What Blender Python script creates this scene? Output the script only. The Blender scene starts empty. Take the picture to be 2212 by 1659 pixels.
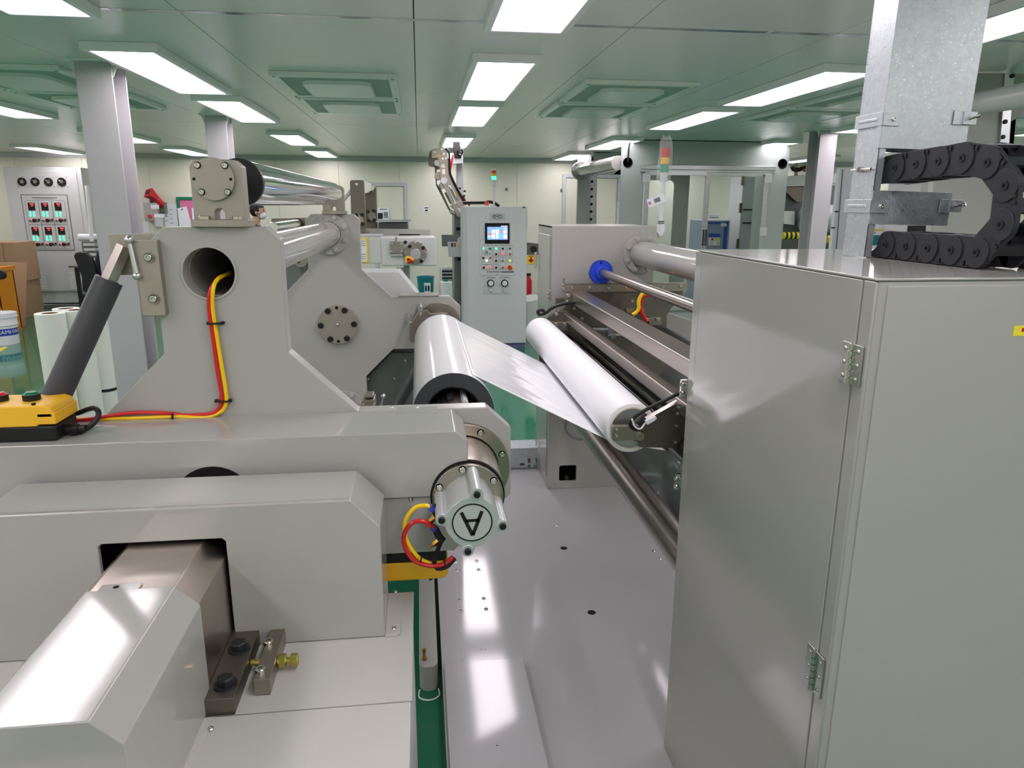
import bpy, bmesh, math, random
from mathutils import Vector as V, Matrix, Quaternion
random.seed(7)
sc = bpy.context.scene
col = sc.collection
pi = math.pi
# ------------------------------------------------------------------ camera
F, PIT, YAW, ROL, CAMH = 1556.4, 0.243586, 0.126238, 0.004564, 1.7
_fw = V((math.sin(YAW)*math.cos(PIT), math.cos(YAW)*math.cos(PIT), -math.sin(PIT)))
_rt = V((math.cos(YAW), -math.sin(YAW), 0))
_up = _rt.cross(_fw)
_rt, _up = _rt*math.cos(ROL)+_up*math.sin(ROL), _up*math.cos(ROL)-_rt*math.sin(ROL)
CP = V((0, 0, CAMH))
cd = bpy.data.cameras.new('camera'); cam = bpy.data.objects.new('camera', cd); col.objects.link(cam)
cd.sensor_fit = 'HORIZONTAL'; cd.sensor_width = 36; cd.lens = F*36/2212; cd.clip_start = 0.05; cd.clip_end = 100
cam.matrix_world = Matrix(((_rt.x, _up.x, -_fw.x, CP.x), (_rt.y, _up.y, -_fw.y, CP.y), (_rt.z, _up.z, -_fw.z, CP.z), (0, 0, 0, 1)))
sc.camera = cam
# ------------------------------------------------------------------ world, exposure
wd = bpy.data.worlds.new('world'); sc.world = wd; wd.use_nodes = True
wd.node_tree.nodes['Background'].inputs[0].default_value = (0.8, 0.9, 0.85, 1)
wd.node_tree.nodes['Background'].inputs[1].default_value = 0.05
LIGHT = 10.0
sc.cycles.max_bounces = 14; sc.cycles.diffuse_bounces = 6
sc.view_settings.view_transform = 'Standard'; sc.view_settings.look = 'None'
sc.view_settings.exposure = 0.13; sc.view_settings.gamma = 1.0; sc.view_settings.use_curve_mapping = False

# a photo pixel gives a direction; the known plane (Y, X or Z of the thing it lies on) gives the point
def W(x, y, Y=None, X=None, Z=None):
    d = _fw + _rt*((x-1106)/F) - _up*((y-829.5)/F)
    t = Y/d.y if Y is not None else (X/d.x if X is not None else (Z-CAMH)/d.z)
    return CP + d*t
def XZ(Y, pts): return [(W(x, y, Y=Y).x, W(x, y, Y=Y).z) for x, y in pts]

# ------------------------------------------------------------------ materials
MATS = {}
def lin(c): return tuple((v/12.92 if v <= 0.04045 else ((v+0.055)/1.055)**2.4) for v in (x/255 for x in c))
def mat(name, rgb, rough=0.5, metal=0.0, coat=0.0, bump=0.0, bscale=300.0, var=0.0, vscale=6.0, emit=0.0, trans=0.0, alpha=1.0, stretch=None, ior=1.45, spec=0.5):
    m = bpy.data.materials.new(name); m.use_nodes = True
    nt = m.node_tree; p = nt.nodes['Principled BSDF']; c = lin(rgb)+(1,)
    p.inputs['Base Color'].default_value = c; p.inputs['Roughness'].default_value = rough; p.inputs['Metallic'].default_value = metal
    p.inputs['IOR'].default_value = ior; p.inputs['Specular IOR Level'].default_value = spec
    p.inputs['Coat Weight'].default_value = coat; p.inputs['Coat Roughness'].default_value = 0.06
    p.inputs['Transmission Weight'].default_value = trans; p.inputs['Alpha'].default_value = alpha
    if emit: p.inputs['Emission Color'].default_value = c; p.inputs['Emission Strength'].default_value = emit
    tc = nt.nodes.new('ShaderNodeTexCoord'); src = tc.outputs['Object']
    if stretch:
        mp = nt.nodes.new('ShaderNodeMapping'); mp.inputs['Scale'].default_value = stretch
        nt.links.new(src, mp.inputs['Vector']); src = mp.outputs['Vector']
    if var:
        n = nt.nodes.new('ShaderNodeTexNoise'); n.inputs['Scale'].default_value = vscale; n.inputs['Detail'].default_value = 4
        nt.links.new(src, n.inputs['Vector'])
        mx = nt.nodes.new('ShaderNodeMix'); mx.data_type = 'RGBA'
        mx.inputs['A'].default_value = tuple(v*(1-var) for v in c[:3])+(1,); mx.inputs['B'].default_value = tuple(min(1, v*(1+var)) for v in c[:3])+(1,)
        nt.links.new(n.outputs['Fac'], mx.inputs['Factor']); nt.links.new(mx.outputs['Result'], p.inputs['Base Color'])
        mr = nt.nodes.new('ShaderNodeMapRange'); mr.inputs['To Min'].default_value = rough*0.85; mr.inputs['To Max'].default_value = min(1, rough*1.15)
        nt.links.new(n.outputs['Fac'], mr.inputs['Value']); nt.links.new(mr.outputs['Result'], p.inputs['Roughness'])
    if bump:
        n2 = nt.nodes.new('ShaderNodeTexNoise'); n2.inputs['Scale'].default_value = bscale; n2.inputs['Detail'].default_value = 2
        nt.links.new(src, n2.inputs['Vector'])
        b = nt.nodes.new('ShaderNodeBump'); b.inputs['Strength'].default_value = bump; b.inputs['Distance'].default_value = 0.001
        nt.links.new(n2.outputs['Fac'], b.inputs['Height']); nt.links.new(b.outputs['Normal'], p.inputs['Normal'])
    MATS[name] = m
    return m
mat('paint_pale', (184, 183, 177), 0.3)
mat('paint', (168, 167, 161), 0.3, bump=0.05, bscale=500)
mat('paint_gloss', (166, 165, 160), 0.09, ior=1.55, bump=0.02, bscale=300)
mat('paint_base', (176, 174, 175), 0.09, ior=1.55, bump=0.02, bscale=120)
mat('paint_light', (206, 208, 206), 0.3, var=0.01)
mat('paint_cabinet', (204, 206, 206), 0.38, var=0.01)
mat('paint_dark', (104, 110, 106), 0.35, var=0.02)
mat('paint_teal', (172, 180, 176), 0.4, var=0.01)
mat('column_paint', (186, 184, 186), 0.32, var=0.02, bump=0.25, bscale=90)
mat('steel', (166, 158, 147), 0.34, metal=1, var=0.08, vscale=14, bump=0.05, bscale=500)
mat('steel_plate', (170, 163, 152), 0.5, metal=0.85, var=0.05, vscale=20, bump=0.08, bscale=400)
mat('steel_dark', (120, 114, 104), 0.42, metal=0.9, var=0.1, vscale=12)
mat('steel_pink', (200, 189, 181), 0.3, metal=1, var=0.05, vscale=10)
mat('brushed', (176, 167, 160), 0.3, metal=1, var=0.05, vscale=30, stretch=(1, 0.05, 1))
mat('chrome', (226, 226, 230), 0.06, metal=1, bump=0.02, bscale=6)
mat('screw', (205, 203, 196), 0.22, metal=1)
mat('aluminium', (206, 208, 210), 0.33, metal=1, var=0.03)
mat('alu_matte', (200, 204, 204), 0.36, metal=.55)
mat('aluminium_paint', (188, 192, 194), 0.4, var=0.02)
mat('black', (16, 16, 18), 0.45)
mat('black_gloss', (14, 14, 16), 0.15)
mat('hole_black', (5, 5, 5), 0.9)
mat('rubber', (34, 34, 38), 0.42, bump=0.05)
mat('roller_grey', (62, 62, 66), 0.38, var=0.05)
mat('chain_plastic', (32, 33, 38), 0.5, bump=0.15, bscale=300)
mat('silicone', (240, 240, 242), 0.5, spec=0.35)
mat('silicone_edge', (232, 228, 216), 0.45)
mat('core_grey', (70, 72, 76), 0.5, var=0.1, vscale=60)
mat('blue_plastic', (36, 70, 205), 0.4)
mat('red_hose', (205, 32, 36), 0.28)
mat('yellow_hose', (244, 202, 10), 0.3)
mat('brass', (190, 150, 70), 0.28, metal=1)
mat('zinc_yellow', (196, 178, 96), 0.3, metal=1, var=0.25, vscale=60)
mat('yellow_box', (240, 184, 44), 0.42)
mat('green_button', (10, 110, 70), 0.25, coat=0.5)
mat('red_button', (215, 20, 60), 0.25, coat=0.5)
mat('blue_fit', (50, 60, 190), 0.35)
mat('wall', (222, 223, 206), 0.42, var=0.01, vscale=1)
mat('wall_joint', (176, 178, 160), 0.6)
mat('door_frame', (196, 198, 200), 0.35, var=0.02)
mat('door_leaf', (220, 221, 203), 0.42)
mat('ceiling', (240, 239, 233), 0.24, bump=0.015, bscale=60)
mat('joint', (70, 74, 68), 0.8)
mat('light_frame', (248, 248, 248), 0.25)
mat('ffu', (232, 240, 232), 0.28)
mat('ffu_plate', (238, 243, 236), 0.28)
mat('cardboard', (168, 138, 108), 0.8, var=0.06)
mat('orange_crate', (226, 142, 22), 0.45)
mat('white_plastic', (228, 230, 234), 0.4)
mat('ivory', (232, 234, 224), 0.42, var=0.01)
mat('core_brown', (120, 86, 62), 0.8)
mat('blue_label', (40, 70, 170), 0.4)
mat('paper', (232, 236, 240), 0.7)
mat('ink', (30, 32, 40), 0.7)
mat('ink_grey', (120, 126, 134), 0.7)
mat('pink', (214, 120, 160), 0.7)
mat('green_frame', (22, 120, 86), 0.5)
mat('red_paint', (196, 26, 34), 0.35)
mat('navy', (26, 34, 62), 0.85, bump=0.3, bscale=120)
mat('skin', (206, 160, 134), 0.5)
mat('hair', (18, 15, 14), 0.5)
mat('mask', (232, 234, 236), 0.8)
mat('teal_bin', (12, 122, 130), 0.45)
mat('film_roll_white', (226, 232, 232), 0.25)
mat('yellow_sign', (236, 220, 50), 0.5)
mat('yellow_mark', (226, 206, 60), 0.35)
mat('screen_blue', (130, 148, 226), 0.3, emit=1.0)
mat('screen_cyan', (90, 200, 210), 0.3, emit=0.9)
mat('screen_white', (225, 228, 250), 0.3, emit=1.0)
mat('screen_orange', (236, 120, 80), 0.3, emit=0.9)
mat('led_green', (60, 255, 170), 0.3, emit=2.2)
mat('led_red', (255, 60, 60), 0.3, emit=2.2)
mat('led_white', (235, 245, 255), 0.3, emit=2.5)
mat('led_yellow', (250, 220, 70), 0.3, emit=0.7)
mat('lamp_red', (210, 50, 40), 0.25)
mat('lamp_yellow', (240, 190, 40), 0.25)
mat('lamp_green', (30, 160, 130), 0.25)
mat('clear', (250, 252, 252), 0.05, trans=1.0, ior=1.12)
mat('glass_pane', (235, 245, 240), 0.02, trans=1.0, ior=1.1)
mat('acrylic', (225, 240, 232), 0.03, trans=1.0, ior=1.12)
mat('blue_unit', (150, 160, 186), 0.4)
mat('blue_trim', (44, 84, 180), 0.4)
mat('orange_red', (230, 90, 40), 0.45)
mat('tape_silver', (205, 210, 214), 0.16, metal=1, bump=0.5, bscale=25)
mat('diffuser', (255, 243, 251), 0.5, emit=LIGHT)
mat('purple_base', (96, 96, 140), 0.6)

# glossy green epoxy floor with faint wear
m = mat('floor', (36, 110, 82), 0.08, var=0.08, vscale=1.6, bump=0.04, bscale=9)
# galvanised sheet with spangle
def galv(name, rgb, rough):
    m = mat(name, rgb, rough, metal=.8); nt = m.node_tree; p = nt.nodes['Principled BSDF']
    tc = nt.nodes.new('ShaderNodeTexCoord'); vo = nt.nodes.new('ShaderNodeTexVoronoi'); vo.inputs['Scale'].default_value = 420
    nz = nt.nodes.new('ShaderNodeTexNoise'); nz.inputs['Scale'].default_value = 90; nz.inputs['Detail'].default_value = 5
    nt.links.new(tc.outputs['Object'], vo.inputs['Vector']); nt.links.new(tc.outputs['Object'], nz.inputs['Vector'])
    r = nt.nodes.new('ShaderNodeMapRange'); r.inputs['To Min'].default_value = rough-0.1; r.inputs['To Max'].default_value = rough+0.16
    nt.links.new(vo.outputs['Color'], r.inputs['Value']); nt.links.new(r.outputs['Result'], p.inputs['Roughness'])
    mx = nt.nodes.new('ShaderNodeMix'); mx.data_type = 'RGBA'; c = lin(rgb)
    mx.inputs['A'].default_value = tuple(v*0.82 for v in c)+(1,); mx.inputs['B'].default_value = tuple(min(1, v*1.15) for v in c)+(1,)
    nt.links.new(nz.outputs['Fac'], mx.inputs['Factor']); nt.links.new(mx.outputs['Result'], p.inputs['Base Color'])
galv('galvanised', (196, 202, 206), 0.34)
# stretched shiny film: bump wrinkles run along the web
def film(name, rgb, rough, trans, alpha):
    m = mat(name, rgb, rough, trans=trans, alpha=alpha); nt = m.node_tree; p = nt.nodes['Principled BSDF']
    tc = nt.nodes.new('ShaderNodeTexCoord'); mp = nt.nodes.new('ShaderNodeMapping'); mp.inputs['Scale'].default_value = (2.2, 16, 2.2)
    n = nt.nodes.new('ShaderNodeTexNoise'); n.inputs['Scale'].default_value = 1.2; n.inputs['Detail'].default_value = 3
    nt.links.new(tc.outputs['Object'], mp.inputs['Vector']); nt.links.new(mp.outputs['Vector'], n.inputs['Vector'])
    b = nt.nodes.new('ShaderNodeBump'); b.inputs['Strength'].default_value = 0.12; b.inputs['Distance'].default_value = 0.006
    nt.links.new(n.outputs['Fac'], b.inputs['Height']); nt.links.new(b.outputs['Normal'], p.inputs['Normal'])
film('film_web', (236, 237, 240), 0.08, 0, 1)
film('film_floor_reflection', (112, 122, 118), 0.1, 0, 1)  # grey-green base colour carries the floor reflected in the film
m = mat('film_on_roll', (240, 240, 242), 0.1, bump=0.06, bscale=5, stretch=(6, 1, 6))

# ------------------------------------------------------------------ mesh helpers
class B:
    def __init__(s): s.v = []; s.f = []
    def add(s, vs, fs):
        o = len(s.v); s.v += [V(p) for p in vs]; s.f += [tuple(i+o for i in f) for f in fs]; return s
    def box(s, x0, x1, y0, y1, z0, z1):
        return s.add([(x0, y0, z0), (x1, y0, z0), (x1, y1, z0), (x0, y1, z0), (x0, y0, z1), (x1, y0, z1), (x1, y1, z1), (x0, y1, z1)],
                     [(0, 3, 2, 1), (4, 5, 6, 7), (0, 1, 5, 4), (1, 2, 6, 5), (2, 3, 7, 6), (3, 0, 4, 7)])
    def cbox(s, c, d, rot=None):
        o = len(s.v); c = V(c); h = V(d)/2
        s.box(-h.x, h.x, -h.y, h.y, -h.z, h.z)
        for i in range(o, len(s.v)): s.v[i] = (rot @ s.v[i] if rot else s.v[i]) + c
        return s
    def prism(s, pts, lo, hi, axis='y', holes=()):
        def P(u, w, t): return (u, t, w) if axis == 'y' else ((t, u, w) if axis == 'x' else (u, w, t))
        bm = bmesh.new(); loops = [list(pts)]+[list(h) for h in holes]; edges = []
        for lp in loops:
            vs = [bm.verts.new((u, w, 0)) for u, w in lp]
            edges += [bm.edges.new((vs[i], vs[(i+1) % len(vs)])) for i in range(len(vs))]
        if holes: bmesh.ops.triangle_fill(bm, use_beauty=True, use_dissolve=False, edges=edges)
        else: bm.faces.new(bm.verts[:] if hasattr(bm.verts, 'ensure_lookup_table') and not bm.verts.ensure_lookup_table() else list(bm.verts))
        bm.verts.index_update(); n = len(bm.verts); uv = [(v.co.x, v.co.y) for v in bm.verts]
        fs = [tuple(v.index for v in f.verts) for f in bm.faces]
        bm.free()
        o = len(s.v)
        s.v += [V(P(u, w, lo)) for u, w in uv] + [V(P(u, w, hi)) for u, w in uv]
        newf = [tuple(i+o for i in f) for f in fs] + [tuple(i+n+o for i in reversed(f)) for f in fs]
        k = 0
        for lp in loops:
            m_ = len(lp)
            for i in range(m_):
                a, b = k+i+o, k+(i+1) % m_+o
                newf.append((b, a, a+n, b+n))
            k += m_
        s.f += newf
        return s
    def lathe(s, prof, p, d, n=32, close=False):
        d = V(d).normalized(); a = d.orthogonal().normalized(); b = d.cross(a); p = V(p); vs = []; fs = []; m_ = len(prof)
        for i in range(n):
            t = 2*pi*i/n; e = a*math.cos(t)+b*math.sin(t)
            vs += [p+d*h+e*r for r, h in prof]
        for i in range(n):
            j = (i+1) % n
            for k in range(m_ if close else m_-1):
                k2 = (k+1) % m_
                fs.append((i*m_+k, j*m_+k, j*m_+k2, i*m_+k2))
        return s.add(vs, fs)
    def cyl(s, p0, p1, r, r2=None, n=32):
        p0 = V(p0); p1 = V(p1); L = (p1-p0).length; r2 = r if r2 is None else r2
        return s.lathe([(0, 0), (r, 0), (r2, L), (0, L)], p0, p1-p0, n)
    def pipe(s, p0, p1, ro, ri, n=40):
        p0 = V(p0); p1 = V(p1); L = (p1-p0).length
        return s.lathe([(ri, 0), (ro, 0), (ro, L), (ri, L)], p0, p1-p0, n, close=True)
    def sphere(s, c, r, n=16, sc_=(1, 1, 1)):
        vs = []; fs = []; c = V(c); m_ = n//2
        for i in range(m_+1):
            ph = pi*i/m_
            for j in range(n):
                th = 2*pi*j/n; vs.append(c+V((sc_[0]*r*math.sin(ph)*math.cos(th), sc_[1]*r*math.sin(ph)*math.sin(th), sc_[2]*r*math.cos(ph))))
        for i in range(m_):
            for j in range(n): fs.append((i*n+j, (i+1)*n+j, (i+1)*n+(j+1) % n, i*n+(j+1) % n))
        return s.add(vs, fs)
    def tube(s, pts, r, n=10, sub=6):
        P = [V(p) for p in pts]
        if sub > 1 and len(P) > 2:
            Q = [P[0]*2-P[1]]+P+[P[-1]*2-P[-2]]; out = []
            for i in range(1, len(Q)-2):
                for k in range(sub):
                    t = k/sub; a, b, c, d = Q[i-1], Q[i], Q[i+1], Q[i+2]
                    out.append(0.5*((2*b)+(c-a)*t+(2*a-5*b+4*c-d)*t*t+(3*b-a-3*c+d)*t**3))
            out.append(P[-1]); P = out
        vs = []; fs = []; up = None
        for i, p in enumerate(P):
            d = (P[min(i+1, len(P)-1)]-P[max(i-1, 0)]).normalized()
            if up is None: up = d.orthogonal().normalized()
            up = (up-d*up.dot(d)).normalized(); b = d.cross(up)
            for k in range(n):
                t = 2*pi*k/n; vs.append(p+(up*math.cos(t)+b*math.sin(t))*r)
        for i in range(len(P)-1):
            for k in range(n): fs.append((i*n+k, i*n+(k+1) % n, (i+1)*n+(k+1) % n, (i+1)*n+k))
        fs.append(tuple(reversed(range(n)))); fs.append(tuple(range((len(P)-1)*n, len(P)*n)))
        return s.add(vs, fs)
    def text(s, txt, o, u, w, size, depth=0.0):
        cu = bpy.data.curves.new('t', 'FONT'); cu.body = txt; cu.size = size; cu.align_x = 'CENTER'; cu.align_y = 'CENTER'; cu.resolution_u = 3
        ob = bpy.data.objects.new('t', cu); me = bpy.data.meshes.new_from_object(ob)
        o = V(o); u = V(u).normalized(); w = V(w).normalized()
        s.add([o+u*v.co.x+w*v.co.y for v in me.vertices], [tuple(p.vertices) for p in me.polygons])
        bpy.data.objects.remove(ob); bpy.data.curves.remove(cu); bpy.data.meshes.remove(me)
        return s
ORG = {}
def mesh_of(b, name, m, org, recalc=True):
    me = bpy.data.meshes.new(name)
    me.from_pydata([tuple(p-org) for p in b.v], [], b.f)
    if recalc:
        bm = bmesh.new(); bm.from_mesh(me); bmesh.ops.recalc_face_normals(bm, faces=bm.faces); bm.to_mesh(me); bm.free()
    me.materials.append(MATS[m] if isinstance(m, str) else m)
    for p in me.polygons: p.use_smooth = True
    me.set_sharp_from_angle(angle=math.radians(32))
    return me
def bev(o, w):
    if w:
        md = o.modifiers.new('bevel', 'BEVEL'); md.width = w; md.segments = 2; md.limit_method = 'ANGLE'; md.angle_limit = math.radians(40); md.harden_normals = True
def thing(name, loc, label, cat, group=None):
    o = bpy.data.objects.new(name, None); col.objects.link(o); o.location = loc; o.empty_display_size = 0.05
    o['label'] = label; o['category'] = cat
    if group: o['group'] = group
    ORG[o.name] = V(loc); return o
def part(par, name, b, m, bevel=0.0, label=None, kind=None):
    o = bpy.data.objects.new(name, mesh_of(b, name, m, ORG[par.name])); col.objects.link(o); o.parent = par
    ORG[o.name] = ORG[par.name]; bev(o, bevel)
    if label: o['label'] = label
    if kind: o['kind'] = kind
    return o
def solo(name, b, m, label, cat, bevel=0.0, group=None, kind=None):
    lo = V((min(p.x for p in b.v), min(p.y for p in b.v), min(p.z for p in b.v))); hi = V((max(p.x for p in b.v), max(p.y for p in b.v), max(p.z for p in b.v)))
    og = V(((lo.x+hi.x)/2, (lo.y+hi.y)/2, lo.z))
    o = bpy.data.objects.new(name, mesh_of(b, name, m, og)); col.objects.link(o); o.location = og; ORG[o.name] = og; bev(o, bevel)
    if label: o['label'] = label
    if cat: o['category'] = cat
    if group: o['group'] = group
    if kind: o['kind'] = kind
    return o
def struct(name, b, m, bevel=0.0): return solo(name, b, m, None, None, bevel, kind='structure')
# shared small hardware: unit meshes along +Z
UNIT = {}
def unit(key, b, m):
    UNIT[key] = mesh_of(b, key, m, V((0, 0, 0)))
unit('socket_screw', B().lathe([(0, .35), (.45, .35), (.5, .9), (.85, .9), (1, .75), (1, 0), (0, 0)], (0, 0, 0), (0, 0, 1), 16), 'screw')
unit('button_screw', B().lathe([(0, .25), (.4, .25), (.42, .5), (.75, .4), (1, 0), (0, 0)], (0, 0, 0), (0, 0, 1), 14), 'screw')
unit('painted_bolt', B().lathe([(0, .9), (.8, .9), (1, .7), (1, 0), (0, 0)], (0, 0, 0), (0, 0, 1), 12), 'paint')
unit('black_cap', B().lathe([(0, .8), (.8, .8), (1, .6), (1, 0), (0, 0)], (0, 0, 0), (0, 0, 1), 16), 'black')
unit('hex_bolt', B().lathe([(0, 1.1), (.8, 1.1), (.95, .95), (.95, .25), (0, .25)], (0, 0, 0), (0, 0, 1), 6).lathe([(0, .25), (1.25, .25), (1.3, 0), (0, 0)], (0, 0, 0), (0, 0, 1), 20), 'rubber')
unit('hole', B().lathe([(0, .02), (1, .02), (1, 0), (0, 0)], (0, 0, 0), (0, 0, 1), 16), 'hole_black')
unit('ring', B().lathe([(.8, 0), (1, 0), (1, .3), (.8, .3)], (0, 0, 0), (0, 0, 1), 20, close=True), 'steel')
def put(par, key, p, ax=(0, -1, 0), r=0.006, name=None, m=None, cb=False):
    if cb: put(par, 'hole', V(p)+V(ax)*.0002, ax, r*1.28, 'counterbore')
    me = UNIT[key]
    if m:
        k2 = key+m
        if k2 not in UNIT: UNIT[k2] = me.copy(); UNIT[k2].materials[0] = MATS[m]
        me = UNIT[k2]
    o = bpy.data.objects.new(name or ('bolt' if 'bolt' in key else 'screw' if 'screw' in key else key), me); col.objects.link(o); o.parent = par
    o.location = V(p)-ORG[par.name]; o.rotation_mode = 'QUATERNION'; o.rotation_quaternion = V((0, 0, 1)).rotation_difference(V(ax)); o.scale = (r, r, r)
    return o
def circ(cx, cz, r, n=40, a0=0.0): return [(cx+r*math.cos(a0+2*pi*i/n), cz+r*math.sin(a0+2*pi*i/n)) for i in range(n)]
def rrect(x0, x1, z0, z1, r, n=4):
    out = []
    for cx, cz, a in ((x1-r, z1-r, 0), (x0+r, z1-r, pi/2), (x0+r, z0+r, pi), (x1-r, z0+r, 1.5*pi)):
        out += [(cx+r*math.cos(a+pi/2*i/n), cz+r*math.sin(a+pi/2*i/n)) for i in range(n+1)]
    return out
XA = V((1, 0, 0)); ZA = V((0, 0, 1)); YA = V((0, 1, 0))
# ================================================================== the room
X0, X1, Y0, Y1, ZC = -8.6, 10.0, -4.6, 13.2, 2.5
struct('floor', B().box(X0-.2, X1+.2, Y0-.2, Y1+.2, -.1, 0), 'floor')
ce = struct('ceiling', B().box(X0-.2, X1+.2, Y0-.2, Y1+.2, ZC+.03, ZC+.12), 'joint')
ys = [Y0, -3.3, -1.02, 1.25, 3.52, 5.72, 8.05, 10.35, 12.65, Y1]; xs = [X0]+[float(i) for i in range(-8, 10)]+[X1]
for i in range(len(xs)-1):
    for j in range(len(ys)-1):
        part(ce, 'ceiling_panel', B().box(xs[i]+.0025, xs[i+1]-.0025, ys[j]+.0025, ys[j+1]-.0025, ZC, ZC+.03), 'ceiling')
wb = struct('wall_back', B().box(X0-.2, X1+.2, Y1+.02, Y1+.2, 0, ZC+.03), 'wall_joint')
k = 0; x = X0
while x < X1-.1:
    part(wb, 'wall_panel', B().box(x+.002, min(x+1.035, X1)-.002, Y1, Y1+.02, 0, ZC), 'wall'); x += 1.035
struct('wall_left', B().box(X0-.2, X0, Y0, Y1, 0, ZC+.03), 'wall')
struct('wall_right', B().box(X1, X1+.2, Y0, Y1, 0, ZC+.03), 'wall')
struct('wall_front', B().box(X0-.2, X1+.2, Y0-.2, Y0, 0, ZC+.03), 'wall')
struct('trim_1', B().prism([(Y1, ZC), (Y1-.07, ZC), (Y1-.07, ZC-.02), (Y1-.02, ZC-.08), (Y1, ZC-.08)], X0, X1, 'x'), 'aluminium_paint', .004)
struct('baseboard_back', B().box(X0, X1, Y1-.012, Y1, 0, .1), 'aluminium_paint')
# silver tape along one ceiling joint, in torn lengths
t2 = thing('ceiling_tape', (0, 3.53, ZC-.001), 'crinkled silver tape strip along the ceiling joint nearest the camera', 'tape')
x = -5.0
while x < 6.5:
    L = random.uniform(.25, .8); part(t2, 'tape_piece', B().box(x, x+L, 3.515, 3.55+random.uniform(0, .006), ZC-.002-random.uniform(0, .001), ZC-.0003), 'tape_silver'); x += L+random.choice((0, 0, .03))
# doors in the back wall
def door(n, xa, xb, zt, Yp):
    d = struct('door_%d' % n, B().prism([(xa-.06, 0), (xa-.06, zt+.06), (xb+.06, zt+.06), (xb+.06, 0), (xb, 0), (xb, zt), (xa, zt), (xa, 0)], Yp-.05, Yp, 'y'), 'door_frame', .004)
    part(d, 'door_leaf', B().box(xa+.005, xb-.005, Yp-.03, Yp-.002, .01, zt-.005), 'door_leaf', .003)
    h = part(d, 'door_handle', B().box(xb-.09, xb-.07, Yp-.07, Yp-.055, .95, 1.2).box(xb-.088, xb-.072, Yp-.06, Yp-.03, .97, .99).box(xb-.088, xb-.072, Yp-.06, Yp-.03, 1.16, 1.18), 'aluminium', .003)
    part(d, 'hinge', B().box(xb+.002, xb+.03, Yp-.062, Yp-.05, zt-.4, zt-.28), 'aluminium', .003)
    return d
a = W(812, 402, Y=Y1); b = W(872, 402, Y=Y1); door(1, a.x, b.x, a.z, Y1)
a = W(1222, 384, Y=Y1); door(2, a.x, a.x+.95, a.z, Y1)
# ------------------------------------------------------------------ ceiling lights (every one a real lamp)
LX = [-7.5, -5.5, -3.5, -1.5, .5, 2.52, 4.55, 6.6, 8.6]; LY = [-3.6, -1.6, .45, 2.76, 4.97, 6.83, 9.62, 12.2]
rows = ['front-most', 'front', 'overhead', 'nearest visible', 'second', 'third', 'fourth', 'farthest']
cols = ['far-left', 'second left', 'third left', 'near-left', 'centre', 'near-right', 'third right', 'second right', 'far-right']
LB, LF = None, None
for i, x in enumerate(LX):
    for j, y in enumerate(LY):
        l = thing('ceiling_light', (x, y, ZC), 'white panel ceiling light, %s row from camera, %s column' % (rows[j], cols[i]), 'light', 'ceiling light panels')
        if LB is None:
            o = [(-.19, -.77), (.19, -.77), (.19, .77), (-.19, .77)]; hh = [(-.155, -.735), (.155, -.735), (.155, .735), (-.155, .735)]
            LF = mesh_of(B().prism(o, -.045, -.0005, 'z', [hh]), 'light_frame', 'light_frame', V()); LB = mesh_of(B().box(-.155, .155, -.735, .735, -.038, -.03), 'diffuser', 'diffuser', V())
        for nm, me in (('frame', LF), ('diffuser', LB)):
            o = bpy.data.objects.new(nm, me); col.objects.link(o); o.parent = l
            if nm == 'frame': bev(o, .006)
# ------------------------------------------------------------------ fan filter units
mg = mat('perforated', (150, 166, 152), 0.6); nt = mg.node_tree; p = nt.nodes['Principled BSDF']
tc = nt.nodes.new('ShaderNodeTexCoord'); vo = nt.nodes.new('ShaderNodeTexVoronoi'); vo.inputs['Scale'].default_value = 85; vo.inputs['Randomness'].default_value = 0
cr = nt.nodes.new('ShaderNodeValToRGB'); cr.color_ramp.elements[0].position = .3; cr.color_ramp.elements[0].color = (.04, .06, .05, 1); cr.color_ramp.elements[1].position = .42; cr.color_ramp.elements[1].color = lin((205, 216, 205))+(1,)
nt.links.new(tc.outputs['Object'], vo.inputs['Vector']); nt.links.new(vo.outputs['Distance'], cr.inputs['Fac']); nt.links.new(cr.outputs['Color'], p.inputs['Base Color'])
fx = [(-4.5, 'far-left'), (-2.5, 'left'), (-.51, 'centre-left'), (1.49, 'centre-right'), (3.4, 'right'), (5.5, 'far-right')]
FM = None
for x, cn in fx:
    for y, rn in ((5.385, 'nearer'), (6.39, 'farther')):
        f = thing('fan_filter_unit', (x, y, ZC), 'grey-green square perforated ceiling air filter, %s of the %s pair' % (rn, cn), 'air filter', 'ceiling fan filter units')
        if FM is None:
            o = [(-.39, -.455), (.39, -.455), (.39, .455), (-.39, .455)]; hh = [(-.34, -.405), (.34, -.405), (.34, .405), (-.34, .405)]
            cut = lambda a, b, c: [(-a, -b+c), (-a+c, -b), (a-c, -b), (a, -b+c), (a, b-c), (a-c, b), (-a+c, b), (-a, b-c)]
            FM = [('frame', mesh_of(B().prism(o, -.03, -.0005, 'z', [hh]), 'ffu_frame', 'ffu_plate', V())),
                  ('perforated_grille', mesh_of(B().box(-.34, .34, -.405, .405, -.026, -.02), 'grille', 'perforated', V())),
                  ('centre_plate', mesh_of(B().prism(cut(.22, .29, .06), -.05, -.024, 'z'), 'centre_plate', 'ffu', V()))]
        for nm, me in FM:
            o = bpy.data.objects.new(nm, me); col.objects.link(o); o.parent = f; bev(o, .004)
        for sx in (-1, 1):
            for sy in (-1, 1): put(f, 'button_screw', (x+sx*.365, y+sy*.43, ZC-.03), (0, 0, -1), .01)
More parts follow.
